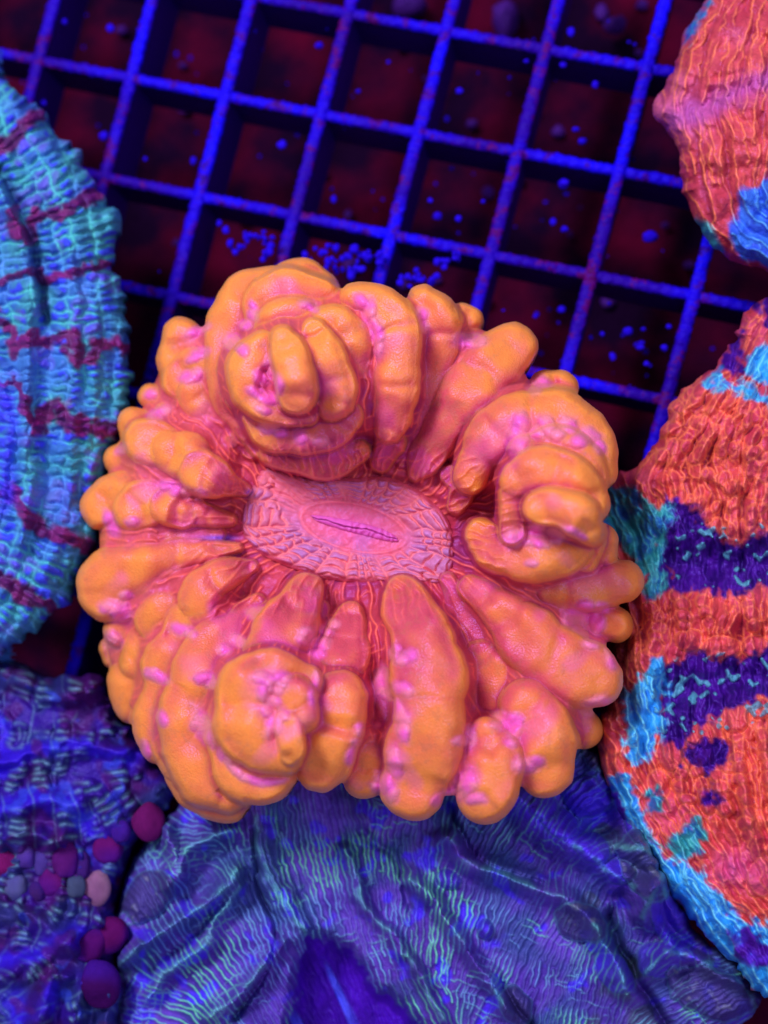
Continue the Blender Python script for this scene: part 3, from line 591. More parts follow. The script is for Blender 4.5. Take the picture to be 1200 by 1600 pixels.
ridge = .75*np.exp(-(((s.X-1190)/125)**2+((s.Y-680)/120)**2))+.7*np.exp(-(((s.X-1200)/130)**2+((s.Y-1250)/230)**2))+.25*np.exp(-(s.pline([(1010,905),(1080,960),(1150,960),(1210,950)], 10, 40)/34)**2)-.35*np.exp(-(s.pline([(950,790),(1020,850),(1090,880),(1210,880)], 10, 40)/28)**2)-.22*np.exp(-(s.pline([(1040,1090),(1110,1070),(1210,1060)], 10, 40)/24)**2)-.7*ss(1020, 940, s.X)*ss(1130, 1020, s.Y)
for pts, wd, h in (([(1150,1165),(1160,1250),(1185,1330)], 15, .25), ([(1195,1150),(1210,1250)], 14, .25), ([(1105,1190),(1120,1230),(1100,1240)], 18, .15), ([(1030,1110),(1050,1200),(1090,1290)], 10, .1), ([(1000,1010),(1010,1080),(990,1160)], 12, .18)):
    ridge += h*np.exp(-(s.pline(pts, 9, 20)/wd)**2)
H, C, ln, bead, rg = wrinkled(s, DS, 2.1, ridge, RED, 100)
rr_ = random.Random(8); lst = [(1147,1124,20,26,10,.2),(1100,1148,30,22,0,.2),(1046,1178,20,28,0,.2),(1030,1225,18,24,-20,.15),(1188,1372,22,32,10,.25),(1125,1012,34,18,0,.2),(1020,1035,26,22,30,.2),(1078,1000,22,20,0,.2),(1180,1010,22,18,0,.2)]
for cx, y0, y1 in ((1152,1150,1320), (1188,1100,1340), (1118,1180,1270), (1095,1190,1260), (1065,1210,1300), (1170,930,990), (1060,930,990), (1100,925,985), (1020,950,1020)):
    y = y0
    while y < y1: lst.append((cx+rr_.uniform(-6, 6)+(y-y0)*.12, y, rr_.uniform(9, 14), rr_.uniform(8, 13), rr_.uniform(-30, 30), rr_.uniform(.08, .16))); y += rr_.uniform(14, 20)
for _ in range(110): lst.append((rr_.uniform(1030, 1230), rr_.uniform(600, 860), rr_.uniform(7, 12), rr_.uniform(9, 20), rr_.uniform(-10, 50), rr_.uniform(.05, .11)))
dh, dr_, di = s.domes(lst, 700, .6); H = H+dh; C = mixc(C, lin('d8506c'), di*.35); C = mixc(C, lin('ff8a5c'), dr_*.6); ln = np.maximum(ln*(1-.6*di), dr_*.6)
def patch(C, pts, a, b, lc, seed, lw=.7, warp=11, wl=12, soft=7):
    m = s.poly(pts, warp=warp, wl=wl, seed=seed, soft=soft+5, off=10*(rg-.5)+7*(bead)+4*ln)
    K = mixc(mixc(np.broadcast_to(a, C.shape), np.broadcast_to(b, C.shape), ss(-.4, .4, fbm(s.X, s.Y, 16, 3, seed+1))), lc, ln*lw)
    return mixc(C, K, m), m
PU, PU2, PL = lin('44108c'), lin('2c0a6a'), lin('6030b8'); TE, TE2, TL = lin('2e9aa0'), lin('286cb8'), lin('60d8d0'); CY, CY2, CL = lin('2ea2ea'), lin('2884e0'), lin('80f0f8')
for q in ([(1028,790),(1080,798),(1112,828),(1150,848),(1260,835),(1260,905),(1120,908),(1060,903),(1030,872)], [(1028,888),(1060,893),(1120,886),(1172,903),(1165,927),(1100,920),(1050,928),(1022,915)], [(1065,1036),(1100,1020),(1140,1035),(1230,1010),(1230,1080),(1175,1092),(1140,1102),(1120,1122),(1090,1132),(1060,1162),(1028,1150),(1036,1110),(1028,1060)], [(1075,1168),(1140,1160),(1143,1185),(1110,1206),(1088,1200),(1073,1185)], [(1098,1258),(1110,1238),(1120,1250),(1116,1260)], [(1130,570),(1150,520),(1160,530),(1150,590)], [(1195,460),(1240,450),(1240,520),(1185,495)]):
    C, m = patch(C, q, PU, PU2, PL, 31, .5); H = H-.05*m
for q in ([(945,765),(980,762),(1012,788),(1048,800),(1038,832),(1032,868),(1005,892),(955,832)], [(1012,905),(1030,885),(1040,915),(1015,940)], [(1035,1322),(1060,1312),(1088,1278),(1098,1310),(1078,1342),(1050,1342)], [(1008,1250),(1025,1228),(1032,1262),(1002,1272)]):
    C, m = patch(C, q, TE, TE2, TL, 41, .8)
for q in ([(972,1092),(1000,1060),(1032,1032),(1040,1090),(1030,1132),(1012,1182),(985,1190),(984,1130)], [(953,1222),(975,1212),(1008,1280),(1030,1338),(1078,1345),(1112,1390),(1160,1440),(1240,1460),(1260,1610),(1170,1545),(1130,1505),(1075,1445),(1025,1378),(985,1305)], [(1175,560),(1240,530),(1240,610),(1190,592)], [(1138,598),(1160,600),(1200,622),(1240,620),(1240,645),(1185,625),(1150,612)], [(1100,600),(1118,580),(1135,600),(1110,612)]):
    C, m = patch(C, q, CY, CY2, CL, 51, .8)
for q in ([(1150,1452),(1170,1462),(1205,1482),(1205,1505),(1170,1500),(1146,1488)], [(955,1235),(985,1305),(1025,1378),(1075,1445),(1130,1505),(1115,1510),(1060,1450),(1010,1380),(970,1305),(940,1240)]):
    C, m = patch(C, q, PU, lin('5028c0'), PL, 61, .6)
pale = ss(.62, .8, fbm(s.X, s.Y, 9, 1, 66)+.15)*(s.poly([(1060,830),(1240,830),(1240,910),(1060,910)], 8)+s.poly([(1040,1040),(1230,1030),(1230,1110),(1040,1150)], 8)); C = mixc(C, lin('58a8c0'), pale*.85); H = H+.06*pale
C = mixc(C, lin('5a1828'), ss(1015, 955, s.X)*ss(1160, 1080, s.Y)*ss(880, 940, s.Y)*.75)  # shade in the drop at the left edge, painted as dark brown-red
C = mixc(C, lin('d858b0'), np.exp(-(((s.X-1150)/35)**2+((s.Y-1355)/28)**2))*.6)
s.build('wrinkled_skin', s.height_edge(H, 34, .9), C, M_SIDE, red, bottom=.2, inset=.93)

# ---- pink-red coral, top right
rose = empty('wrinkled_coral', 'salmon pink wrinkled coral with a bright blue patch, top right corner', 'coral')
s = Skin([(1330,-80),(1200,-70),(1120,-20),(1098,12),(1075,42),(1062,80),(1050,112),(1030,150),(1022,172),(1032,196),(1056,218),(1064,250),(1066,292),(1080,328),(1095,355),(1112,382),(1140,403),(1175,415),(1240,440),(1330,450)], 1.7, wob=4, wlen=22, seed=9)
DS = [(1080,50,-.5,1),(1110,10,-.6,1),(1050,140,-.35,1),(1045,200,.5,1),(1070,260,.15,1),(1090,350,.4,1),(1110,120,-.3,1),(1110,220,.1,1),(1150,300,.1,1),(1150,80,-.15,1),(1190,150,.2,-1),(1190,250,-.2,1),(1180,360,1,.5),(1150,200,.4,1)]
ridge = .8*np.exp(-(((s.X-1190)/110)**2+((s.Y-180)/190)**2))-.07*np.exp(-(s.pline([(1060,180),(1120,165),(1170,140)], 6, 20)/26)**2)+.15*np.exp(-(((s.X-1162)/13)**2+((s.Y-168)/13)**2))
H, C, ln, bead, rg = wrinkled(s, DS, 2.0, ridge, (lin('d05058'), lin('b83c50'), lin('ff8a58'), lin('e070a0')), 200, sep=13, big=34, bulge=.10, wrp=6, cross=.3)
C = mixc(C, lin('b058c0'), np.exp(-(s.pline([(1050,182),(1100,172),(1150,145),(1200,130)], 10, 20)/20)**2)*.6)
C, m = patch(C, [(1143,350),(1152,318),(1175,290),(1240,280),(1260,450),(1180,415),(1145,402)], lin('3a7ce8'), lin('3058d8'), lin('60b8f0'), 71, .8, warp=6)
C, m = patch(C, [(1085,345),(1100,350),(1130,390),(1140,408),(1105,385)], lin('40b0c0'), lin('3080c0'), lin('80e0e0'), 73, .6, warp=4)
C, m = patch(C, [(1075,30),(1098,5),(1110,0),(1090,30),(1070,70),(1060,80)], lin('3040c0'), lin('3080c0'), lin('40a0d0'), 75, .6, warp=6)
s.build('wrinkled_skin', s.height_edge(H, 34, .9), C, M_SIDE, rose, bottom=.2, inset=.9)

# ---- folded violet and green coral, bottom
fold = empty('folded_coral', 'violet and green finely ribbed folded coral with a dark hollow, below the orange coral', 'coral')
s = Skin([(182,1730),(178,1600),(185,1520),(178,1450),(190,1385),(205,1345),(238,1300),(262,1272),(300,1240),(420,1180),(600,1150),(800,1150),(905,1140),(935,1170),(950,1215),(968,1240),(990,1275),(1012,1310),(1040,1370),(1075,1425),(1090,1460),(1120,1480),(1165,1510),(1185,1545),(1178,1585),(1130,1620),(1000,1730),(600,1760)], 1.6, wob=5, wlen=24, seed=12)
DS = [(420,1287,.1,1),(467,1400,.45,1),(420,1460,.35,1),(520,1440,.25,1),(520,1380,.2,1),(540,1300,.3,1),(610,1300,.25,-1),(600,1400,.1,1),(650,1440,-.15,1),(700,1480,-.1,1),(740,1420,-.3,1),(720,1540,-.45,1),(760,1560,-.5,1),(690,1560,.8,1),(600,1500,.4,1),(640,1570,.5,1),(640,1350,.3,1),(700,1330,-.2,1),(800,1450,-.5,1),(850,1440,-.6,1),(880,1380,0,1),(830,1320,.8,-1),(780,1290,.6,-1),(900,1340,1,-.7),(860,1290,.4,-1),(960,1350,1,-.4),(900,1550,.2,-1),(950,1580,-.3,1),(1020,1560,1,-.5),(1060,1520,1,-.6),(1100,1500,1,-.2),(1000,1500,.3,-1),(940,1260,1,-.6),(1000,1400,.5,1),(360,1490,.7,1),(310,1500,.8,1),(270,1470,.7,1),(420,1560,.6,1),(350,1570,.7,1),(260,1560,1,.25),(230,1590,1,.2),(250,1380,.5,1),(220,1400,.6,1),(300,1340,1,-.2),(280,1430,.5,1),(380,1430,.5,1),(450,1520,.6,1),(330,1400,.5,1)]
D1, S1 = s.streams(s.angles(DS), 9.5, warp=(4.5, 15), seed=301, width=9, minlen=30, maxlen=260)
D2, _ = s.streams(s.angles(rot_samples(DS)), 16, warp=(8, 12), seed=302, width=8, minlen=14, maxlen=80)
RG = [([(395,1190),(400,1260),(405,1330),(440,1400),(470,1450),(488,1480)], 22, .25), ([(190,1500),(240,1465),(300,1430),(345,1390),(370,1360)], 13, .38), ([(230,1560),(270,1510),(320,1470),(350,1420),(372,1385)], 10, .22), ([(262,1290),(275,1340),(268,1380),(300,1320),(360,1300)], 14, .3), ([(330,1590),(380,1550),(415,1505),(440,1470)], 12, .25),
      ([(540,1330),(565,1400),(590,1440),(640,1500),(690,1590)], 10, .22), ([(645,1375),(680,1410),(715,1455),(760,1520),(790,1580)], 11, .34), ([(700,1310),(730,1340),(780,1365),(850,1390),(920,1430),(950,1480),(980,1550)], 15, .42), ([(800,1240),(850,1290),(900,1320),(960,1370),(1010,1400)], 24, .42), ([(940,1200),(985,1260),(1020,1340),(1050,1420)], 26, .3), ([(1050,1485),(1100,1500),(1150,1525)], 16, .35), ([(960,1320),(1010,1330),(1030,1370),(1010,1430)], 20, .3), ([(1010,1520),(1040,1480)], 16, .2)]
GR = [([(395,1300),(405,1380),(430,1450),(420,1510),(370,1590)], 5, .22), ([(700,1260),(715,1300),(760,1352),(850,1380)], 6, .28), ([(735,1480),(790,1550),(830,1600)], 6, .2), ([(950,1430),(990,1520),(1040,1600)], 8, .35), ([(1030,1400),(1060,1460),(1180,1540)], 8, .3), ([(560,1300),(620,1340),(640,1420)], 7, .12)]
ridge = 0*s.X; crest = 0*s.X
for pts, wd, h in RG:
    dd = s.pline(pts, 8, 30); g = np.exp(-(dd/wd)**2); ridge += 2.2*h*g; crest = np.maximum(crest, np.exp(-(dd/4.5)**2))
for pts, wd, h in GR: ridge -= 1.5*h*np.exp(-(s.pline(pts, 6, 30)/wd)**2)
hollow = s.poly([(470,1480),(505,1470),(545,1490),(575,1525),(620,1570),(680,1640),(700,1780),(420,1780),(440,1640),(462,1560)], warp=14, wl=14, seed=6, soft=7)
hs_ = blur(hollow, 5, 2)
gm = ss(-.22, .3, fbm(s.X, s.Y, 42, 2, 305)+.35*np.exp(-((s.X-500)**2+(s.Y-1440)**2)/9000)+.25*np.exp(-((s.X-370)**2+(s.Y-1520)**2)/9000)-.3*ss(850, 1000, s.X)*ss(1500, 1400, s.Y))
l1 = np.exp(-(D1/1.45)**2)*(.10+.9*gm); l2 = np.exp(-(D2/1.4)**2)*(.9*ss(.12, .4, fbm(s.X, s.Y, 45, 2, 307)))
H = 1.15+.5*(1-np.exp(-np.maximum(s.sd, 0)/120))+ridge+.05*np.exp(-(D1/3)**2)+.03*l2+.06*fbm(s.X, s.Y, 34, 2, 308)-1.1*hs_
C = mixc(mixc(lin('6244bc'), lin('463098'), ss(-.4, .5, fbm(s.X, s.Y, 40, 3, 309))), lin('3a4a94'), ss(-.2, .5, fbm(s.X, s.Y, 60, 2, 310)))
C = mixc(C, lin('4a2a90'), np.exp(-(((s.X-680)/90)**2+((s.Y-1500)/90)**2))*.7)
C = mixc(C, lin('4a2cf0'), ss(.25, .55, fbm(s.X, s.Y, 26, 2, 311))*.8); C = mixc(C, lin('5a34ff'), np.exp(-(s.pline([(800,1250),(850,1285),(900,1315),(960,1365)], 8, 20)/22)**2)*.9)
C = mixc(C, lin('3c1cf0'), np.exp(-(((s.X-920)/55)**2+((s.Y-1250)/45)**2))*.7)
C = mixc(C, lin('3c485c'), ss(.1, .4, fbm(s.X, s.Y, 40, 2, 313))*ss(850, 950, s.X)*.8)
lc = mixc(np.broadcast_to(lin('72e4ae'), C.shape), np.broadcast_to(lin('6a9cdc'), C.shape), ss(-.3, .4, fbm(s.X, s.Y, 60, 2, 312)))
vh, vr, vi = s.domes([(915,1245,40,34,20,.30),(960,1212,32,26,40,.25),(985,1250,30,24,60,.25),(1004,1292,34,26,60,.25),(875,1285,30,24,30,.2),(925,1325,30,24,30,.2),(968,1362,26,20,20,.2),(850,1262,24,20,0,.2),(1052,1438,46,34,60,.3),(1030,1500,34,30,0,.25),(960,1520,40,26,50,.2),(700,1375,22,16,20,.15),(758,1452,13,16,0,.2)], 600, .7)
oh, orr, oi = s.domes([(1008,1352,62,40,65,.42),(908,1442,44,30,20,.35),(1110,1550,70,38,20,.35),(805,1570,34,24,60,.35),(232,1400,48,34,-50,.25),(940,1170,30,40,0,.2)], 640, .5)
vi = vi*(1-oi); H = H+vh*1.5+oh*1.2
C = mixc(C, lin('4a2cdc'), vi*.55); C = mixc(C, mixc(lin('3c3c74'), lin('6a7488'), ss(.3, .7, fbm(s.X, s.Y, 11, 2, 650))), oi*.8)
C = mixc(C, lin('5a90b0'), orr*.5+vr*.25); l1 = l1*(1-.4*vi)*(1-.8*oi); l2 = l2*(1-vi)*(1-oi)
C = mixc(C, lc, np.maximum(l1, l2*.75)*.9*(1-.6*ss(830, 900, s.X)*ss(1530, 1450, s.Y))); C = mixc(C, lin('5ab8b0'), crest*ss(-.2, .4, fbm(s.X, s.Y, 22, 2, 314))*.5)
hc = mixc(mixc(lin('4a10b8'), lin('3a0a98'), ss(-.4, .4, fbm(s.X, s.Y*.4, 22, 2, 316))), lin('4a50e8'), ss(.22, .5, fbm(s.X+s.Y*-.45, s.Y*.2, 20, 2, 318)))
C = mixc(C, hc, hollow); H = H+.05*hollow*fbm(s.X+s.Y*-.4, s.Y*.3, 14, 2, 317)
s.build('folded_skin', s.height_edge(H, 28, .8), C, M_SIDE, fold, bottom=.1, inset=.96)

# ---- blue coral with maroon bubbles, bottom left
blue = empty('bubbled_coral', 'deep blue lumpy coral with round maroon bubbles, bottom left corner', 'coral')
s = Skin([(-120,1000),(-40,1015),(0,1030),(38,1040),(70,1052),(110,1055),(140,1050),(162,1062),(172,1085),(185,1120),(205,1145),(230,1170),(262,1200),(275,1235),(258,1270),(232,1300),(205,1330),(190,1365),(178,1390),(176,1420),(190,1450),(200,1475),(185,1500),(195,1540),(190,1600),(180,1740),(-120,1740)], 1.8, wob=6, wlen=20, seed=14)
DS = [(40,1060,1,.3),(120,1080,1,.1),(60,1130,1,0),(150,1140,1,.05),(100,1200,1,.05),(40,1200,1,0),(200,1200,1,.15),(60,1260,1,-.1),(170,1250,1,-.9),(220,1230,1,-.9),(40,1300,1,-.1),(80,1420,1,.4),(40,1480,1,.1),(120,1500,.2,1),(150,1570,.2,1),(80,1560,.3,1),(20,1560,.6,1),(120,1440,1,.2)]
D1, _ = s.streams(s.angles(DS), 15, warp=(8, 24), seed=401, width=12, minlen=16, maxlen=120)
D2, _ = s.streams(s.angles(rot_samples(DS)), 33, warp=(9, 24), seed=402, width=26, minlen=25, maxlen=200)
RG = [([(0,1050),(60,1070),(100,1085)], 16, .25), ([(125,1085),(150,1065),(170,1075)], 18, .25), ([(0,1195),(60,1170),(120,1165),(180,1172),(225,1180)], 14, .2), ([(0,1262),(70,1252),(120,1262)], 18, .25), ([(0,1310),(50,1300),(90,1310)], 14, .3), ([(0,1430),(60,1440),(110,1470)], 22, .3), ([(60,1590),(80,1540),(100,1520)], 16, .3), ([(120,1600),(125,1540),(140,1520)], 16, .3), ([(170,1600),(170,1540)], 14, .3), ([(0,1530),(60,1500),(130,1450),(180,1440)], 16, .2)]
ridge = sum(h*np.exp(-(s.pline(p_, 10, 26)/wd)**2) for p_, wd, h in RG)
band = sum(np.exp(-(s.pline(p_, 12, 24)/wd)**2) for p_, wd in (([(0,1200),(40,1172),(120,1168),(170,1178),(210,1185)], 12), ([(-10,1262),(40,1252),(110,1258),(150,1300)], 15), ([(0,1130),(10,1200)], 14), ([(0,1500),(50,1490),(130,1460)], 18), ([(30,1590),(20,1560)], 20), ([(75,1575),(85,1540)], 10)))
cell = np.sqrt(np.clip(D1/7, 0, 1))*np.sqrt(np.clip(D2/14, 0, 1))
msk = ss(-.25, .25, fbm(s.X, s.Y, 36, 2, 404))*(1-np.clip(band, 0, 1))
l1 = np.exp(-(D1/3.0)**2)*msk*ss(2, 9, D2); l2 = np.exp(-(D2/2.0)**2)*ss(-.1, .4, fbm(s.X, s.Y, 44, 2, 405))
H = 1.2+.5*(1-np.exp(-np.maximum(s.sd, 0)/80))+1.6*ridge+.24*cell*msk+.03*l1+.05*fbm(s.X, s.Y, 26, 2, 406)
C = mixc(mixc(lin('30168c'), lin('34105c'), ss(-.3, .4, fbm(s.X, s.Y, 36, 3, 407))), lin('263274'), ss(-.1, .4, fbm(s.X, s.Y, 50, 2, 408))*.8)
C = mixc(C, lin('3018d0'), np.clip(band, 0, 1)*.9); C = mixc(C, lin('3450e0'), ss(.35, .6, fbm(s.X, s.Y, 22, 2, 410))*.5)
C = mixc(C, lin('74a8c4'), np.maximum(l1*.9, l2*.4)*.75); C = mixc(C, lin('4a1668'), ss(.15, .5, fbm(s.X, s.Y, 30, 2, 411))*.7)
s.build('lumpy_skin', s.height_edge(H, 26, .7), C, M_SIDE, blue, bottom=.1, inset=.95)
BUB = [(232,1283,27,29,0,'7a1c74','dull'),(170,1325,24,28,-20,'74187c',''),(104,1342,21,30,10,'6a2088',''),(82,1376,24,27,-15,'7e1c70',''),(8,1352,23,22,0,'8a1c78',''),(148,1388,24,28,20,'907088','g'),(172,1462,27,34,60,'6c1470',''),(140,1478,24,30,60,'60147c',''),(40,1340,15,18,0,'6a50a8',''),(65,1345,15,24,0,'5c48b0',''),(25,1385,18,22,40,'7080a0',''),(55,1395,15,18,0,'4a2a70',''),(190,1300,16,18,0,'4a2480',''),(128,1350,14,24,0,'502a90',''),(118,1385,15,18,0,'506088',''),(158,1535,30,38,0,'481068','')]
for k, (x, y, a, b_, ang, hx, kk) in enumerate(BUB):
    c0 = lin(hx)*(1 if kk == 'g' else .6); c1 = lin('3a18a0') if kk != 'g' else lin('7a3c80')
    j = int((x-s.x0)/s.res); i = int((y-s.y0)/s.res); z = float(H[i, j])
    def cf(V, n, c0=c0, c1=c1, k=k):
        return mixc(np.broadcast_to(c0, V.shape), np.broadcast_to(c1, V.shape), ss(-.1, .7, n3(V, .5, k))*.5)
    ball('bubble', x, y, a, b_, ang+90, max(z, 1.35)+(.12 if a > 26 else -.04), a*.8, blue, M_BUB, cf, nu=40, nv=28, lump=.16, seed=k)
print('sides done')
# ================================================================ the rack and the tank floor
GP = {(0,0):(55,92),(1,0):(202,120),(2,0):(350,142),(3,0):(505,175),(4,0):(655,209),(5,0):(815,237),(6,0):(965,265),(3,-1):(542,20),(4,-1):(695,45),(5,-1):(855,72),(6,-1):(1010,100),(1,1):(167,272),(2,1):(310,305),(3,1):(460,335),(4,1):(607,365),(5,1):(767,395),(6,1):(920,425),(7,1):(1090,457),(2,2):(265,460),(6,2):(880,590),(7,2):(1040,627)}
A = []; B = []
for (i, j), (x, y) in GP.items():
    A.append([i, j, 1, 0, 0, 0, -x*i, -x*j]); B.append(x); A.append([0, 0, 0, i, j, 1, -y*i, -y*j]); B.append(y)
hm = np.linalg.lstsq(np.array(A, float), np.array(B, float), rcond=None)[0]
def node(i, j):
    w_ = hm[6]*i+hm[7]*j+1; return P((hm[0]*i+hm[1]*j+hm[2])/w_, (hm[3]*i+hm[4]*j+hm[5])/w_, 0.)
rack = empty('plastic_rack', 'blue square-celled plastic grid rack behind and under the corals', 'rack')
m = surf('lit_rack_top', .5, .3, (.3, .2, 1), ((14, .03, 'NOISE'),), flat=(.012, .003, .80))  # bar tops: lamp light painted in as a brighter blue than the walls
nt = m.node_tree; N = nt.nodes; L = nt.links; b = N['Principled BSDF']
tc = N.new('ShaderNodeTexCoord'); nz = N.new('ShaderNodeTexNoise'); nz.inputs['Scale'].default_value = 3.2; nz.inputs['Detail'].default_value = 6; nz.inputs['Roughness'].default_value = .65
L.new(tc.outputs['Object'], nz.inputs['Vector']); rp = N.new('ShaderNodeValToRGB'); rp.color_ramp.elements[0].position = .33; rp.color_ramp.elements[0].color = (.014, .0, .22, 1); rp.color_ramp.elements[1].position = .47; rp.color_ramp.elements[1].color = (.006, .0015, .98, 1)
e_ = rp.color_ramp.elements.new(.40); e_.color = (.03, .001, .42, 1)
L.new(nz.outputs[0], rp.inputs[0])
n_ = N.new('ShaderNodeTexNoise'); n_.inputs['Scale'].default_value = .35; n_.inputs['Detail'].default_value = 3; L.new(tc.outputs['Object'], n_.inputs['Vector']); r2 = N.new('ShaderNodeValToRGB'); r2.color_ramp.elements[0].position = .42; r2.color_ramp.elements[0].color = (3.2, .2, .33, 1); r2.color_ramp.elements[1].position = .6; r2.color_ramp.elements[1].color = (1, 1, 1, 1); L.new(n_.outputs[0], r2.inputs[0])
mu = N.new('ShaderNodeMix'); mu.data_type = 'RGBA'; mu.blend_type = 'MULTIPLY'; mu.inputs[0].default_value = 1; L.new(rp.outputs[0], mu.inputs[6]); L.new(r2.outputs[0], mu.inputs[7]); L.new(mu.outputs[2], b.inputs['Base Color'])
dk = surf('shaded_bar_plastic', .5, .3, (.3, .2, 1), ((9, .03, 'NOISE'),), flat=(.015, .002, .16))  # bar walls: their shade painted in as dark navy
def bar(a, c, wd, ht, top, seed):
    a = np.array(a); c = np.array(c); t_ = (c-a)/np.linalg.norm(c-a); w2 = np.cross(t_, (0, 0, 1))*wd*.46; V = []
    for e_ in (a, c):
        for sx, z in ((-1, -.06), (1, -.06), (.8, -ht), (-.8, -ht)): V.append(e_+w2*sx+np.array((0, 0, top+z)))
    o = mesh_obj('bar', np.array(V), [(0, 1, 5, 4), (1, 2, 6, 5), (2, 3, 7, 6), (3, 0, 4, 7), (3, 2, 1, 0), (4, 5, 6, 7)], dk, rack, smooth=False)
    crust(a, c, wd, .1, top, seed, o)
def crust(a, c, wd, ht, top, seed, par):  # rough deposit on the bar top, with its light painted into the blue
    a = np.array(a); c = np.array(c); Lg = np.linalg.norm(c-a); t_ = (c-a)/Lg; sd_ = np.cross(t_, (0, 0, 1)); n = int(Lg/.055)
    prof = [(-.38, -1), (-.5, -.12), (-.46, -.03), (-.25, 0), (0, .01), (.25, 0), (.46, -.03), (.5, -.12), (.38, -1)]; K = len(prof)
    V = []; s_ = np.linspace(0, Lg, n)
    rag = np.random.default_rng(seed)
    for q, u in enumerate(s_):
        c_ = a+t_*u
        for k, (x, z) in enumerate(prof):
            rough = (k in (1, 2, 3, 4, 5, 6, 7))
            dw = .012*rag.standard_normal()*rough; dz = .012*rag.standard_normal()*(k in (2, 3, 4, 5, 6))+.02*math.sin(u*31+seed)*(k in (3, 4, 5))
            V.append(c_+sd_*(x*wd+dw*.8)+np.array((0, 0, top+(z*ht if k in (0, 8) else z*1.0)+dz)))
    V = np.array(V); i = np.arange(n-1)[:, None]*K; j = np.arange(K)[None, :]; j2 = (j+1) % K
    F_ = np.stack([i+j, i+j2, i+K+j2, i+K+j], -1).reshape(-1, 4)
    return mesh_obj('lit_bar_crust', V, F_, m, par)
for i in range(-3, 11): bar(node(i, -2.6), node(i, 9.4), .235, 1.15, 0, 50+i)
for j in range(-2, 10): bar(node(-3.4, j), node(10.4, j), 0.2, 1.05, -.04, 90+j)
# bottom
fm = surf('tank_bottom', .8, .1, (.3, .2, 1), ((3, .1, 'NOISE'),), flat=(.05, .004, .02))
nt = fm.node_tree; N = nt.nodes; L = nt.links; b = N['Principled BSDF']; tc = N.new('ShaderNodeTexCoord'); nz = N.new('ShaderNodeTexNoise'); nz.inputs['Scale'].default_value = .55; nz.inputs['Detail'].default_value = 5
L.new(tc.outputs['Object'], nz.inputs['Vector']); rp = N.new('ShaderNodeValToRGB'); rp.color_ramp.elements[0].position = .42; rp.color_ramp.elements[0].color = (.008, .0008, .014, 1); rp.color_ramp.elements[1].position = .66; rp.color_ramp.elements[1].color = (.08, .001, .016, 1)
L.new(nz.outputs[0], rp.inputs[0]); L.new(rp.outputs[0], b.inputs['Base Color'])
fl = mesh_obj('tank_floor', np.array([(-60, -60, -3.6), (60, -60, -3.6), (60, 60, -3.6), (-60, 60, -3.6)]), [(0, 1, 2, 3)], fm); fl['kind'] = 'structure'; fl['label'] = 'dark maroon tank floor seen through the rack'
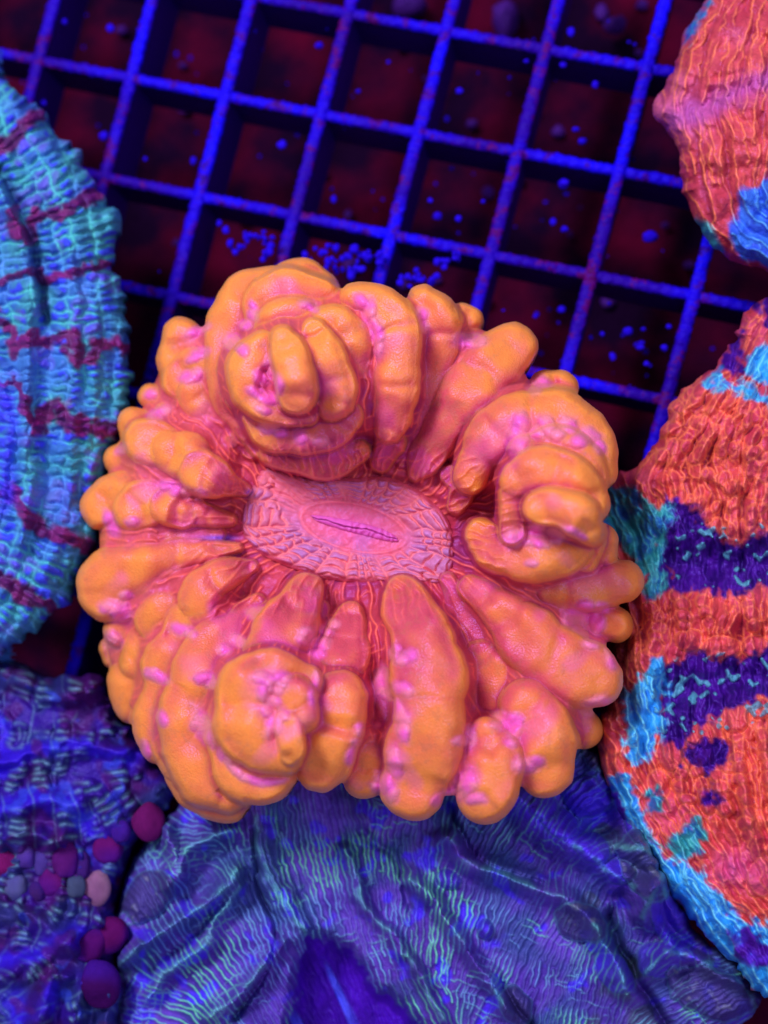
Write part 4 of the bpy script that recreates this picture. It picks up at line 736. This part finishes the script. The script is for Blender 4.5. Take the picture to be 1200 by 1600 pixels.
# specks of algae and grit: on the bars, in the cells and on the floor
bm_ = surf('speck', .6, .1, (.3, .2, 1), ((20, .02, 'NOISE'),), flat=(.02, .004, .75)); pm_ = surf('pale_speck', .5, .4, (.3, .2, 1), ((20, .02, 'NOISE'),), flat=(.06, .01, .22))
def specks(name, lst, mat, label):
    V = []; Fq = []; nu, nv = 10, 7; r_ = np.random.default_rng(5)
    for (x, y, r, z) in lst:
        c = P(x, y, z); s_ = r*pxs(z); o = len(V); a = r_.uniform(.75, 1.25, 3); ph_ = r_.uniform(0, 3)
        for q in range(nv):
            la = -math.pi/2+math.pi*q/(nv-1)
            for k in range(nu):
                th = 2*math.pi*k/nu+ph_; l = 1+.12*r_.standard_normal()
                V.append(c+s_*l*np.array((math.cos(th)*math.cos(la)*a[0], math.sin(th)*math.cos(la)*a[1], math.sin(la)*a[2]*.8)))
        for q in range(nv-1):
            for k in range(nu): Fq.append((o+q*nu+k, o+q*nu+(k+1) % nu, o+(q+1)*nu+(k+1) % nu, o+(q+1)*nu+k))
    o = mesh_obj(name, np.array(V), np.array(Fq), mat); o['kind'] = 'stuff'; o['label'] = label; o['category'] = 'debris'; return o
r_ = np.random.default_rng(77)
BIGS = [(345/2,88/2,9),(203/2,68/2,6),(605/2,503/2,8),(325/2,425/2,10),(797/2,97/2,5),(997/2,143/2,9),(880/2,452/2,9),(1043/2,622/2,8),(135/2,322/2,7),(600+585/2,50,9),(600+445/2,96,6),(600+560/2,101,8),(600+620/2,221,8),(600+830/2,370,16),(600+565/2,286,9),(600+232/2,342,8),(600+310/2,315,6),(600+168/2,338,9),(600+145/2,313,6),(600+528/2,346,7),(600+565/2,358,7),(600+600/2,202,7),(600+235/2,142,8),(600+48/2,216,6),(600+555/2,484,8),(877,484,7),(837,494,6),(981,518,10),(1002,536,7),(941,522,6),(957,557,7),(923,527,5),(1010,568,6),(1005,514,5),(1038,543,9),(1045,510,7),(1000,543,8),(600+560/2,575/2,13),(600+660/2,265/2,10)]
lst = [(x, y, r*.75, r_.uniform(-.6, .1)) for x, y, r in BIGS]
for _ in range(150):
    x, y = r_.uniform(0, 1150), r_.uniform(0, 640); lst.append((x, y, r_.uniform(1.2, 4.2), r_.uniform(-3.3, -.3)))
CL = [(390,370),(405,371),(420,375),(382,382),(412,400),(362,386),(350,358),(480,402),(500,395),(520,400),(540,405),(555,395),(575,402),(530,420),(550,425),(565,415),(520,385),(585,405),(505,420),(598,412),(650,436),(655,430),(632,440),(675,432),(690,410),(716,400)]
for x, y in CL:
    for _ in range(4): lst.append((x+r_.uniform(-9, 9), y+r_.uniform(-9, 9), r_.uniform(3, 6.5), r_.uniform(0, .5)))
specks('algae_specks', lst, bm_, 'bright blue specks of algae scattered over the rack')
lst = [(r_.uniform(150, 1100), r_.uniform(0, 600), r_.uniform(4, 14), r_.uniform(-3.5, -3.3)) for _ in range(45)]+[(960, 40, 20, -3), (790, 30, 26, -3.2), (640, 10, 24, -3.2)]
specks('floor_grit', lst, pm_, 'dull violet specks of grit lying on the tank floor')
